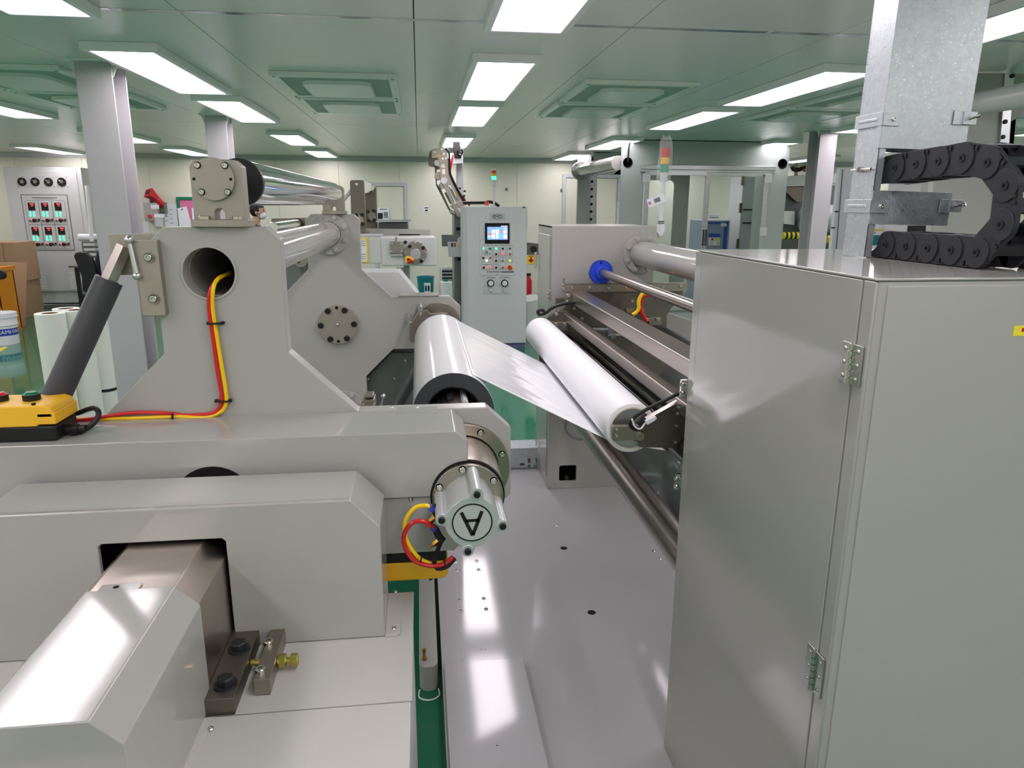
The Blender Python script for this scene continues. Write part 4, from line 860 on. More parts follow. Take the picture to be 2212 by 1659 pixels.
for u in (782, 929):
    part(p2, 'gauge_print', B().text('O/P PRESS', W(*Z6(u, 1463), Y=SY-.0095), XA, ZA, .025), 'ink')
    g_ = part(p2, 'pressure_gauge', PC(SY-.04, *Z6(u, 1522), 7.6, .032, 32), 'black', .002)
    part(g_, 'gauge_face', PC(SY-.042, *Z6(u, 1522), 5.4, .003, 32), 'paper'); c_ = W(*Z6(u, 1522), Y=SY-.043)
    part(g_, 'needle', B().tube([c_+V((-.018, 0, .008)), c_+V((.018, 0, -.008))], .0022, 4, 1), 'ink')
    part(p2, 'regulator_knob', PC(SY-.04, *Z6(u, 1597), 3.4, .032, 20), 'paint_light', .004)
# signal tower of the cabinet
tw = W(1067, 445, Y=SY+.1); cx = tw.x; cy2 = SY+.1
def zy(v_): return W(1067, v_, Y=cy2).z
s_ = thing('signal_tower', (cx, cy2, sz1), 'slim signal tower glowing green at the bottom on the control cabinet', 'signal light')
part(s_, 'pole', B().cyl((cx, cy2, sz1), (cx, cy2, zy(402)), .011).cyl((cx, cy2, sz1), (cx, cy2, sz1+.01), .035), 'aluminium')
part(s_, 'socket', B().cyl((cx, cy2, zy(402)), (cx, cy2, zy(388)), .024, n=24).cyl((cx, cy2, zy(404)), (cx, cy2, zy(402)), .018, .024, n=24), 'paint_light')
part(s_, 'red_lens', B().cyl((cx, cy2, zy(374.5)), (cx, cy2, zy(368)), .027, n=24), 'lamp_red', .002); part(s_, 'yellow_lens', B().cyl((cx, cy2, zy(380.5)), (cx, cy2, zy(375)), .027, n=24), 'lamp_yellow', .002)
part(s_, 'green_lens', B().cyl((cx, cy2, zy(388)), (cx, cy2, zy(381)), .027, n=24), 'led_green', .002); part(s_, 'cap', B().cyl((cx, cy2, zy(368)), (cx, cy2, zy(366)), .027, .02, n=24), 'white_plastic', .002)
solo('cable', B().tube([W(a, b, Y=SY+.2) for a, b in ((1000, 438), (1045, 438), (1055, 436), (1068, 439), (1078, 446))], .018, 8, 5), 'black', 'black power cable lying across the control cabinet top', 'cable')
for u in (1049, 1054): solo('lifting_eye', B().cyl(W(u, 444, Y=SY+.15), W(u, 435, Y=SY+.15), .012, n=10), 'orange_red', 'small orange lifting peg on the control cabinet, %s one' % ('left' if u < 1050 else 'right'), 'peg')
# ------------------------------------------------------------------ hinged steel arm unit behind the control cabinet
ZR = lambda u, v_: (920+u/8.29, 300+v_/8.29)
def zr(*p): return [ZR(p[i], p[i+1]) for i in range(0, len(p), 2)]
RY = 9.3
ra = thing('swing_arm_unit', (.2, RY+.2, 0), 'tall polished steel swing-arm unit standing behind the control cabinet', 'machine arm')
a_ = part(ra, 'front_arm', PP(RY, zr(95, 195, 180, 175, 345, 160, 385, 200, 400, 380, 405, 560, 440, 690, 500, 830, 610, 1010, 690, 1130, 690, 1500, 640, 1420, 560, 1390, 330, 870, 260, 760, 245, 480, 215, 345, 105, 345), .03,
     [zr(275, 430, 340, 430, 340, 510, 275, 500), zr(290, 540, 350, 535, 352, 630, 295, 625), zr(370, 845, 440, 825, 520, 960, 600, 1180, 540, 1205, 490, 1110), zr(565, 1240, 600, 1230, 640, 1330, 620, 1340)]), 'steel', .003)
part(ra, 'rear_arm', PP(RY+.3, zr(155, 490, 250, 490, 250, 540, 195, 555, 195, 800, 265, 890, 430, 1250, 580, 1330, 580, 1400, 440, 1340, 180, 830), .03), 'steel_dark', .003)
part(a_, 'pivot_disc', PC(RY-.02, *ZR(325, 750), 7.5, .02, 32), 'aluminium', .002)
for q in ((280, 190), (340, 180), (300, 358), (358, 350), (320, 270), (155, 240), (612, 1120)): put(a_, 'socket_screw', W(*ZR(*q), Y=RY), (0, -1, 0), .011)
part(a_, 'yellow_tag', PP(RY-.003, zr(182, 292, 265, 290, 265, 318, 183, 320), .002), 'zinc_yellow'); part(a_, 'yellow_tag', PP(RY-.003, zr(522, 940, 548, 935, 590, 1030, 566, 1042), .002), 'yellow_mark')
part(ra, 'nip_head', PP(RY+.05, zr(40, 400, 70, 230, 120, 185, 185, 185, 185, 345, 220, 350, 220, 470, 150, 490, 55, 470), .25), 'steel_dark', .004)
part(ra, 'nip_roller', B().cyl(W(*ZR(200, 430), Y=RY+.02), W(*ZR(200, 430), Y=RY+.3), .035), 'aluminium')
for (u, v_, r) in ((230, 660, 8), (300, 830, 7)): q = W(*ZR(u, v_), Y=RY+.03); part(ra, 'spacer_roller', B().cyl(q, q+V((0, .27, 0)), r*.006), 'steel')
part(ra, 'gas_spring', B().cyl(W(*ZR(385, 870), Y=RY+.05), W(*ZR(520, 1130), Y=RY+.05), .03).cyl(W(*ZR(370, 840), Y=RY+.05), W(*ZR(400, 900), Y=RY+.05), .012), 'aluminium')
part(ra, 'tie_rod', B().cyl(W(*ZR(450, 900), Y=RY+.08), W(*ZR(550, 1110), Y=RY+.08), .012), 'steel_dark'); part(ra, 'tie_rod', B().cyl(W(*ZR(345, 960), Y=RY+.28), W(*ZR(450, 1160), Y=RY+.28), .012), 'steel_dark')
part(ra, 'cross_block', PP(RY+.05, zr(430, 1200, 560, 1150, 610, 1200, 500, 1260), .2), 'white_plastic', .004)
part(ra, 'comb_bar', PP(RY+.05, zr(430, 1260, 600, 1340, 600, 1380, 440, 1330), .25), 'steel', .003)
part(ra, 'upright', PP(RY+.35, zr(548, 130, 668, 130, 672, 1180, 552, 1180), .12), 'aluminium_paint', .004, label='pale upright post')
part(ra, 'motor_bracket', PP(RY+.2, zr(400, 345, 660, 345, 665, 440, 400, 460), .15), 'aluminium', .004)
part(ra, 'motor', PP(RY+.15, zr(482, 25, 605, 20, 640, 345, 515, 345), .18), 'black', .006, label='black motor on top')
part(ra, 'motor_cable', B().tube([W(*ZR(u, v_), Y=RY+.12) for u, v_ in ((640, 180), (650, 240), (630, 290), (580, 270), (570, 210))], .012, 8, 5), 'black_gloss')
part(ra, 'red_harness', B().tube([W(*ZR(u, v_), Y=RY-.02) for u, v_ in ((485, 290), (450, 480), (435, 590), (470, 720), (540, 870), (620, 1010), (690, 1110), (790, 1195))], .012, 8, 5), 'red_paint')
part(ra, 'black_harness', B().tube([W(*ZR(u, v_), Y=RY-.03) for u, v_ in ((350, 165), (410, 230), (420, 420), (430, 600), (470, 710), (560, 900), (640, 1040), (720, 1180))], .014, 8, 5), 'black')
part(ra, 'valve_block', PP(RY-.03, zr(630, 1040, 680, 1020, 740, 1150, 700, 1180), .03), 'red_paint', .003)
for (u, v_) in ((605, 885), (690, 935), (680, 1020)): part(ra, 'flow_valve', PP(RY-.04, [ZR(u-20, v_-12), ZR(u+22, v_-18), ZR(u+25, v_+20), ZR(u-10, v_+15)], .04), 'black', .003)
part(ra, 'machine_body', PP(RY+.1, z6(395, 800, 505, 830, 505, 2100, 400, 2100), .6), 'paint_dark', .004)
part(ra, 'body_slot', PP(RY+.095, z6(415, 932, 490, 930, 490, 965, 418, 968), .01), 'hole_black', .002); part(ra, 'body_slot', PP(RY+.095, z6(430, 1250, 500, 1250, 500, 1292, 430, 1280), .01), 'hole_black', .002)
part(ra, 'lower_beam', PP(RY+.05, z6(262, 1010, 500, 1012, 500, 1048, 265, 1045), .05).v and PP(RY+.05, z6(262, 1010, 500, 1012, 500, 1135, 268, 1133), .05), 'paint_dark', .003)
part(ra, 'side_box', PP(RY-.02, z6(325, 1088, 530, 1088, 530, 1245, 340, 1245), .1), 'aluminium_paint', .004)
for k, mm in enumerate(('ink', 'pink', 'teal_bin', 'yellow_sign')): part(ra, 'colour_sticker', PP(RY-.022, R6(365+17*k, 1097, 382+17*k, 1138), .001), mm)
part(ra, 'core_end', PC(RY-.03, *Z6(475, 1075), 9, .2, 24), 'aluminium')
part(ra, 'leg_plate', PP(RY+.02, z6(470, 1250, 510, 1250, 515, 2100, 470, 2100), .06), 'paint', .003)
# ------------------------------------------------------------------ second winder beyond the first
Z5 = lambda u, v_: (380+u/3.568, 300+v_/3.568)
def z5(*p): return [Z5(p[i], p[i+1]) for i in range(0, len(p), 2)]
MY = 6.5
w2 = thing('rear_winder', (-.3, MY+.4, 0), 'second winder machine behind the first with white arm and round steel chuck', 'winder')
up1 = part(w2, 'upright_plate', PP(MY+.25, z5(1340, 330, 1350, 318, 1440, 318, 1450, 335, 1465, 740, 1390, 740, 1350, 570), .03), 'steel_dark', .004)
up2 = part(w2, 'upright_plate', PP(MY+.8, z5(1455, 390, 1470, 365, 1530, 365, 1542, 380, 1555, 690, 1465, 690), .03), 'steel_dark', .004)
q = W(*Z5(1455, 365), Y=MY+.28); part(w2, 'top_roller', B().cyl(W(*Z5(1460, 370), Y=MY+.28), W(*Z5(1460, 370), Y=MY+.28)+V((0, .5, 0)), .055), 'chrome', .003)
put(up1, 'socket_screw', W(*Z5(1393, 350), Y=MY+.25), (0, -1, 0), .012)
for (u, v_, dy) in ((1415, 625, MY+.2), (1505, 595, MY+.74)):
    cp = part(w2, 'pivot_plate', PP(dy, [Z5(u-35, v_-30), Z5(u+15, v_-45), Z5(u+35, v_+25), Z5(u-10, v_+40)], .05), 'steel', .003)
    for du_, dv in ((-25, -35), (20, -40), (25, 30), (-20, 35)): put(cp, 'black_cap', W(*Z5(u+du_, v_+dv), Y=dy), (0, -1, 0), .017, 'bolt_cap')
ar = part(w2, 'white_arm', PP(MY, z5(1575, 758, 1995, 756, 2005, 775, 2012, 980, 1590, 980), .35), 'paint_light', .012)
ck2 = part(w2, 'chuck_flange', PC(MY-.03, *Z5(1847, 878), 25, .03, 48), 'steel', .003)
part(ck2, 'chuck_face', PC(MY-.05, *Z5(1847, 890), 11.5, .02, 32), 'aluminium', .002)
for k in range(4): q = W(*Z5(1847+72*math.cos(k*pi/2+.9), 885+72*math.sin(k*pi/2+.9)), Y=MY-.03); put(ck2, 'black_cap', q, (0, -1, 0), .016, 'bolt_cap')
for k in range(8): q = W(*Z5(1847+80*math.cos(k*pi/4), 878+80*math.sin(k*pi/4)), Y=MY-.03); put(ck2, 'socket_screw', q, (0, -1, 0), .01)
vb = part(w2, 'square_valve', PP(MY-.04, z5(1650, 792, 1750, 792, 1752, 885, 1652, 885), .04), 'steel', .003)
part(vb, 'valve_foot', PP(MY-.03, z5(1652, 885, 1750, 885, 1750, 906, 1655, 906), .03), 'aluminium', .003); part(vb, 'valve_pin', B().cyl(W(*Z5(1697, 792), Y=MY-.02), W(*Z5(1697, 755), Y=MY-.02), .007), 'steel')
for du_ in (-38, 38):
    for dv in (-35, 25): put(vb, 'socket_screw', W(*Z5(1700+du_, 845+dv), Y=MY-.04), (0, -1, 0), .011)
put(w2, 'black_cap', W(*Z5(1769, 796), Y=MY), (0, -1, 0), .015, 'bolt_cap')
part(w2, 'fitting', B().tube([W(*Z5(u, v_), Y=MY-.05) for u, v_ in ((1830, 935), (1800, 915), (1775, 920), (1775, 955))], .012, 8, 4), 'lamp_yellow'); part(w2, 'fitting', B().tube([W(*Z5(u, v_), Y=MY-.06) for u, v_ in ((1835, 945), (1805, 940), (1785, 960))], .012, 8, 4), 'red_paint')
part(w2, 'white_box', PP(MY+.02, z5(1398, 757, 1582, 757, 1590, 960, 1402, 960), .3), 'paint_light', .006)
part(w2, 'box_lid', PP(MY+.02, z5(1398, 740, 1590, 740, 1582, 757, 1398, 757), .3), 'aluminium_paint', .003)
dc = part(w2, 'document_holder', PP(MY, z5(1398, 765, 1480, 765, 1486, 955, 1400, 955), .02), 'yellow_mark', .002, label='yellow-edged document holder')
sh2 = part(dc, 'document', PP(MY-.002, z5(1398, 775, 1466, 775, 1472, 945, 1400, 945), .002), 'paper')
for k in range(9): part(dc, 'print_line', PP(MY-.0035, [Z5(1405, 785+17*k), Z5(1430 if 2 < k < 6 else 1462, 785+17*k), Z5(1430 if 2 < k < 6 else 1462, 790+17*k), Z5(1405, 790+17*k)], .001), 'ink_grey')
part(w2, 'grey_housing', PP(MY+.5, z5(1560, 645, 1785, 645, 1790, 705, 1560, 705), .4), 'paint_dark', .005); part(w2, 'thin_shelf', PP(MY+.35, z5(1540, 632, 1810, 630, 1812, 638, 1540, 642), .5), 'aluminium', .002)
part(w2, 'rear_plate', PP(MY+.4, z5(1460, 690, 1958, 698, 1962, 770, 1460, 770), .04), 'paint', .004); part(w2, 'rear_slot', PP(MY+.395, z5(1720, 735, 1880, 735, 1885, 756, 1722, 756), .01), 'hole_black', .004)
put(w2, 'painted_bolt', W(*Z5(1512, 716), Y=MY+.4), (0, -1, 0), .03)
part(w2, 'support_leg', PP(MY+.15, z5(1755, 985, 1800, 985, 1805, 1640, 1760, 1640), .3), 'paint', .004); part(w2, 'side_cover', PP(MY+.1, z5(1690, 1010, 1755, 1010, 1770, 1640, 1690, 1640), .3), 'paint_light', .004)
part(w2, 'left_housing', PP(MY+.6, z5(735, 610, 1005, 606, 1010, 760, 735, 760), .03), 'steel_dark', .004)
q0 = W(642, 484, Y=MY+.55); part(w2, 'guide_roller', B().cyl(q0+V((0, -1.2, 0)), q0, .045, n=40), 'chrome', .003); part(w2, 'roller_end_cap', B().cyl(q0, q0+V((0, .04, 0)), .052, n=40), 'black')
part(w2, 'left_frame', PP(MY+.65, z5(640, 760, 1400, 760, 1400, 2000, 640, 2000), .3), 'paint_dark', .006)
fl3 = part(w2, 'left_chuck', PC(MY+.5, *Z5(960, 935), 16, .1, 32), 'steel', .003)
put(fl3, 'black_cap', W(*Z5(943, 941), Y=MY+.5), (0, -1, 0), .02, 'bolt_cap')
# ------------------------------------------------------------------ bin, wrapped roll, louvre, notices near the back wall
bY = 12.3; c0 = W(919, 597, Y=bY)
tb = thing('waste_bin', (c0.x, bY, 0), 'teal round plastic waste bin with white label by the back wall', 'bin')
part(tb, 'bin_shell', B().lathe([(.0, .01), (.115, 0), (.142, c0.z-.02), (.152, c0.z-.02), (.152, c0.z), (.14, c0.z), (.112, .02), (0, .02)], (c0.x, bY, 0), (0, 0, 1), 40), 'teal_bin')
lb = part(tb, 'bin_label', PP(bY-.16, [(916, 611), (930, 611), (930, 632), (917, 632)], .004), 'paper')
for k in range(2): part(lb, 'label_mark', PP(bY-.163, [(918+6*k, 617), (922+6*k, 617), (922+6*k, 629), (918+6*k, 629)], .002), 'ink')
c0 = W(963, 608, Y=12.2)
wr2 = thing('wrapped_roll', (c0.x, 12.2, 0), 'film roll wrapped in clear plastic standing by the louvre', 'film roll')
part(wr2, 'wrapped_film', B().cyl((c0.x, 12.2, 0), (c0.x, 12.2, c0.z), .11, n=40), 'film_roll_white', .008); part(wr2, 'core_plug', B().cyl((c0.x, 12.2, c0.z), (c0.x, 12.2, c0.z+.035), .045), 'green_frame', .003)
lv_ = thing('wall_louvre', (W(963, 600, Y=Y1).x, Y1, .3), 'white slatted return-air louvre low in the back wall', 'louvre')
la = W(951, 577, Y=Y1-.03); lb_ = W(984, 640, Y=Y1-.03)
part(lv_, 'louvre_frame', B().prism([(la.x, lb_.z), (lb_.x, lb_.z), (lb_.x, la.z), (la.x, la.z)], Y1-.03, Y1-.001, 'y', [[(la.x+.03, lb_.z+.03), (lb_.x-.03, lb_.z+.03), (lb_.x-.03, la.z-.03), (la.x+.03, la.z-.03)]]), 'paint_light', .002)
part(lv_, 'dark_back', B().box(la.x, lb_.x, Y1-.004, Y1-.001, lb_.z, la.z), 'black')
for k in range(8): zc = lb_.z+.05+(la.z-lb_.z-.1)*k/7; part(lv_, 'slat', B().cbox(((la.x+lb_.x)/2, Y1-.02, zc), (lb_.x-la.x-.05, .004, .035), Matrix.Rotation(.7, 3, 'X')), 'paint_light')
def sheet(name, label, pts, Y, m, cat, lines=()):
    o = thing(name, W(pts[3][0], pts[3][1], Y=Y), label, cat)
    part(o, 'sheet', PP(Y, pts, .003), m)
    for l in lines: part(o, 'print', PP(Y-.002, RP(*l[:4]), .0015), l[4] if len(l) > 4 else 'ink_grey')
    return o
sheet('wall_notice', 'tiny white notice with black marks on the back wall left of the swing arm', RP(914, 445, 927, 458), Y1-.006, 'paper', 'notice', ((917, 448, 925, 450, 'ink'), (918, 453, 924, 456, 'ink')))
sheet('wall_poster', 'white instruction poster with photos on the back wall behind the rear winder', RP(815, 449, 840, 476), Y1-.055, 'paper', 'poster', ((820, 451, 836, 453), (816, 460, 827, 473, 'ink'), (829, 458, 838, 468), (829, 469, 839, 471, 'blue_label')))
sheet('arrow_sign', 'yellow sign with red down arrow on the back wall right of the control cabinet', [Z6(1163, 1228), Z6(1250, 1228), Z6(1250, 1318), Z6(1163, 1318)], Y1-.006, 'yellow_sign', 'sign', ((*Z6(1175, 1231), *Z6(1240, 1240), 'red_paint'), (*Z6(1195, 1246), *Z6(1215, 1275), 'red_paint')))
part(bpy.data.objects['arrow_sign'], 'arrow_head', PP(Y1-.008, z6(1170, 1272, 1240, 1272, 1204, 1308), .0015), 'red_paint')
for (u, v_, lbl) in ((1094, 409, 'left'), (1212.5, 411, 'right')): solo('wall_outlet', B().cbox(W(u, v_, Y=Y1-.01), (.03, .02, .05)), 'paint_dark', 'tiny dark switch box on the back wall, %s of two' % lbl, 'switch', .002)
ex = W(1139, 640, Y=12.7)
fe = thing('fire_extinguisher', (ex.x, 12.7, 0), 'red fire extinguisher half hidden right of the control cabinet', 'extinguisher')
part(fe, 'cylinder', B().lathe([(0, .0), (.08, 0), (.08, .4), (.05, .47), (.02, .48), (0, .48)], (ex.x, 12.7, 0), (0, 0, 1), 28), 'red_paint'); part(fe, 'valve', B().box(ex.x-.03, ex.x+.06, 12.68, 12.72, .48, .53), 'black', .004)
# machine parts seen between the control cabinet and the right frame
sb = thing('side_unit', (1.5, 9.3, 0), 'grey unit with dark roller end beside the control cabinet', 'machine')
part(sb, 'body', PP(9.1, [(1139, 652), (1160, 648), (1175, 648), (1175, 760), (1139, 760)], .6), 'paint_light', .005); part(sb, 'top_beam', PP(9.0, z6(1150, 1105, 1285, 1105, 1285, 1225, 1150, 1225), .3), 'steel_dark', .006)
part(sb, 'roller_end', PC(8.98, *Z6(1235, 1165), 7, .05, 28), 'black'); part(sb, 'thin_cover', PP(9.0, z6(1165, 1085, 1285, 1100, 1285, 1108, 1165, 1098), .3), 'aluminium', .002)
# ------------------------------------------------------------------ heater control panel on the back wall
Z4 = lambda u, v_: (u/4.1475, 330+v_/4.1475)
def z4(*p): return [Z4(p[i], p[i+1]) for i in range(0, len(p), 2)]
HY = 12.75
hx0 = W(5, 361, Y=HY).x; hx1 = W(174, 363, Y=HY).x; hz = W(90, 361, Y=HY).z; hzb = W(120, 631, Y=HY).z
def h4(u, v_): # straighten: panel coordinates measured on the panel face
    p = W(*Z4(u, v_), Y=HY); return p.x, p.z
hp = thing('heater_panel', ((hx0+hx1)/2, HY+.2, 0), 'tall white electrical panel with six red digital controllers at the back left', 'control panel')
part(hp, 'body', B().box(hx0, hx1, HY, Y1-.01, hzb, hz), 'paint_light', .006)
part(hp, 'plinth', B().box(hx0+.03, hx1, HY+.02, Y1-.01, .09, hzb), 'paint_light', .004); part(hp, 'base_rail', B().box(hx0+.02, hx1+.02, HY, Y1-.01, 0, .07), 'aluminium', .004)
part(hp, 'door', B().box(hx0+.05, hx1-.07, HY-.012, HY, hzb+.02, hz-.06), 'paint_cabinet', .004)
part(hp, 'door_handle', B().box(h4(157, 0)[0]+.12, h4(157, 0)[0]+.15, HY-.03, HY-.012, h4(170, 750)[1], h4(170, 675)[1]), 'steel_dark', .004)
for (u, v_) in ((203, 260), (320, 260), (440, 262), (558, 262)):
    x, z = h4(u, v_); f_ = part(hp, 'fan', B().pipe((x, HY-.03, z), (x, HY-.012, z), .066, .052, 28), 'black', .003)
    part(f_, 'fan_back', B().cyl((x, HY-.016, z), (x, HY-.0125, z), .055, n=24), 'black'); part(f_, 'fan_hub', B().cyl((x, HY-.028, z), (x, HY-.016, z), .025, n=20), 'steel')
    for k in range(5):
        a = 2*pi*k/5; part(f_, 'fan_blade', B().cbox((x+.038*math.cos(a), HY-.02, z+.038*math.sin(a)), (.03, .004, .022), Matrix.Rotation(-a, 3, 'Y') @ Matrix.Rotation(.5, 3, 'X')), 'steel_dark')
    for dx in (-.075, .075):
        for dz in (-.075, .075): put(f_, 'button_screw', (x+dx, HY-.012, z+dz), (0, -1, 0), .01)
x0, z0 = h4(196, 380); x1, z1 = h4(600, 380); zb = h4(262, 870)[1]; cw_ = (x1-x0)
part(hp, 'panel_border', B().box(x0-.012, x1+.012, HY-.016, HY-.012, zb-.012, z0+.012), 'paint_dark')
cpn = part(hp, 'controller_panel', B().box(x0, x1, HY-.02, HY-.012, zb, z0), 'paint_cabinet', .002)
part(cpn, 'panel_title', B().box(x0+cw_*.22, x0+cw_*.78, HY-.0215, HY-.02, z0-.045, z0-.03), 'ink_grey'); part(cpn, 'panel_title', B().box(x0+cw_*.3, x0+cw_*.7, HY-.0215, HY-.02, z0-.062, z0-.055), 'ink_grey')
mh = (z0-zb-.1)/2
for r in range(2):
    for c in range(3):
        mx0 = x0+.04+(cw_-.08)*c/3; mz1 = z0-.085-mh*r; mw = (cw_-.08)/3
        md_ = part(cpn, 'controller_module', B().box(mx0+.006, mx0+mw-.006, HY-.024, HY-.02, mz1-mh+.008, mz1), 'paint_light', .001)
        part(cpn, 'module_outline', B().box(mx0+.001, mx0+mw-.001, HY-.0215, HY-.02, mz1-mh+.003, mz1+.005), 'ink_grey')
        part(md_, 'digital_controller', B().box(mx0+mw*.2, mx0+mw*.72, HY-.032, HY-.024, mz1-.15, mz1-.03), 'black_gloss', .002)
        part(md_, 'red_digits', B().box(mx0+mw*.38, mx0+mw*.66, HY-.0335, HY-.032, mz1-.058, mz1-.042), 'led_red'); part(md_, 'red_digits', B().box(mx0+mw*.45, mx0+mw*.6, HY-.0335, HY-.032, mz1-.085, mz1-.073), 'led_red')
        for k in range(2):
            part(md_, 'green_lamp', B().box(mx0+mw*(.2+.28*k), mx0+mw*(.34+.28*k), HY-.026, HY-.024, mz1-.2, mz1-.17), 'led_green'); part(md_, 'green_lamp', B().box(mx0+mw*(.2+.28*k), mx0+mw*(.34+.28*k), HY-.026, HY-.024, mz1-.245, mz1-.215), 'led_green')
        part(md_, 'red_lamp', B().cyl((mx0+mw*.2, HY-.03, mz1-.3), (mx0+mw*.2, HY-.024, mz1-.3), .016, n=16), 'led_red')
        part(md_, 'counter', B().box(mx0+mw*.38, mx0+mw*.68, HY-.028, HY-.024, mz1-.32, mz1-.28), 'black_gloss', .001); part(md_, 'red_digits', B().box(mx0+mw*.42, mx0+mw*.62, HY-.029, HY-.028, mz1-.31, mz1-.29), 'led_red')
        part(md_, 'timer', B().box(mx0+mw*.76, mx0+mw*.94, HY-.028, HY-.024, mz1-.32, mz1-.28), 'ink', .001)
        for k, rr in enumerate((.018, .026, .018)): part(md_, 'selector_knob', B().cyl((mx0+mw*(.2+.3*k), HY-.045, mz1-mh+.07), (mx0+mw*(.2+.3*k), HY-.024, mz1-mh+.07), rr, n=16), 'black' if k == 1 else 'steel_dark', .003)
for ua in (270, 345, 617, 690):
    for k in range(11):
        xa, za = h4(ua+k*2, 1080+k*13.5); part(hp, 'vent_slat', B().box(xa, xa+.11, HY-.018, HY-.01, za-.007, za+.007), 'paper', .003)
# ------------------------------------------------------------------ left background clutter
cb0 = W(55, 705, Z=0)
cs = thing('cardboard_sheet', (cb0.x-.3, cb0.y, 0), 'large flat brown cardboard sheet leaning behind the orange crate', 'cardboard')
part(cs, 'sheet', B().add([(cb0.x-.9, cb0.y, 0), (cb0.x, cb0.y, 0), (cb0.x, cb0.y+.3, W(45, 567, Y=cb0.y+.3).z), (cb0.x-.9, cb0.y+.3, W(45, 567, Y=cb0.y+.3).z)]+[(cb0.x-.9, cb0.y+.02, 0), (cb0.x, cb0.y+.02, 0), (cb0.x, cb0.y+.32, W(45, 567, Y=cb0.y+.3).z), (cb0.x-.9, cb0.y+.32, W(45, 567, Y=cb0.y+.3).z)], [(0, 1, 2, 3), (7, 6, 5, 4), (0, 4, 5, 1), (1, 5, 6, 2), (2, 6, 7, 3), (3, 7, 4, 0)]), 'cardboard', .004)
a = W(31, 524, Y=11.6)
bx_ = thing('cardboard_box', (a.x-.4, 12, 0), 'stack of brown cardboard cartons beside the heater panel', 'carton')
part(bx_, 'carton', B().box(a.x-.8, a.x, 11.6, 12.2, .55, a.z), 'cardboard', .005); part(bx_, 'carton', B().box(a.x-.8, a.x-.02, 11.6, 12.2, 0, .55), 'cardboard', .005); part(bx_, 'carton_flap', B().box(a.x-.62, a.x-.17, 11.58, 11.6, .6, a.z), 'cardboard', .003)
oY = 10.2; oc0 = W(24, 580, Y=oY)+V((-.2, 0, 0)); ob = W(36, 690, Z=0)
oc_ = thing('orange_crate', (oc0.x-.25, oY+.2, 0), 'orange ribbed plastic crate at the left edge behind the white pail', 'crate')
ow = .5; oz = oc0.z
part(oc_, 'crate_wall', B().box(oc0.x-ow, oc0.x, oY, oY+.03, .02, oz).box(oc0.x-ow, oc0.x, oY+.4, oY+.43, .02, oz).box(oc0.x-.03, oc0.x, oY, oY+.43, .02, oz).box(oc0.x-ow, oc0.x-ow+.03, oY, oY+.43, .02, oz).box(oc0.x-ow, oc0.x, oY, oY+.43, 0, .03), 'orange_crate', .004)
part(oc_, 'crate_rim', B().box(oc0.x-ow-.02, oc0.x+.025, oY-.02, oY+.01, oz-.05, oz+.01).box(oc0.x-.01, oc0.x+.025, oY-.02, oY+.45, oz-.05, oz+.01), 'orange_crate', .004)
for k in range(4): part(oc_, 'rib', B().box(oc0.x-ow, oc0.x+.012, oY-.014, oY, .12+k*.2, .14+k*.2), 'orange_crate', .002)
for k in range(4): part(oc_, 'rib', B().box(oc0.x-.02-k*.14, oc0.x-.005-k*.14, oY-.014, oY, .02, oz-.05), 'orange_crate', .002)
solo('black_caster', B().cyl(W(0, 594, Y=oY-.1), W(0, 594, Y=oY-.1)+V((0, .05, 0)), .06), 'black', 'small black round knob in front of the orange crate at the left edge', 'knob', .006)
pY = W(17, 742, Z=0).y; pc_ = W(5, 720, Y=pY)
pa = thing('plastic_pail', (pc_.x, pY, 0), 'white plastic pail with blue SAMHWA label at the left edge', 'pail')
pzt = W(10, 675, Y=pY).z; rt_ = abs(W(32, 680, Y=pY).x-pc_.x)
part(pa, 'pail_body', B().lathe([(0, 0), (rt_*.93, 0), (rt_*.98, pzt*.6), (rt_*1.04, pzt*.62), (rt_*1.0, pzt*.66), (rt_, pzt*.84), (rt_*1.05, pzt*.85), (rt_*1.05, pzt*.89), (rt_, pzt*.9), (0, pzt*.9)], (pc_.x, pY, 0), (0, 0, 1), 48), 'white_plastic')
part(pa, 'lid', B().lathe([(0, pzt*.92), (rt_*.9, pzt*.92), (rt_*.92, pzt), (rt_*1.02, pzt), (rt_*1.02, pzt*.9)], (pc_.x, pY, 0), (0, 0, 1), 48), 'white_plastic')
part(pa, 'blue_band', B().lathe([(rt_*.966, pzt*.3), (rt_*.984, pzt*.52)], (pc_.x, pY, 0), (0, 0, 1), 48), 'blue_label')
tx = B().text('SAMHWA', (0, 0, 0), XA, ZA, .066)
ang0 = math.radians(-30); lr_ = rt_*.987
tx.v = [V((pc_.x+lr_*math.cos(ang0+p.x/lr_), pY+lr_*math.sin(ang0+p.x/lr_), pzt*.41+p.z)) for p in tx.v]
part(pa, 'label_text', tx, 'paper', label='white lettering SAMHWA')
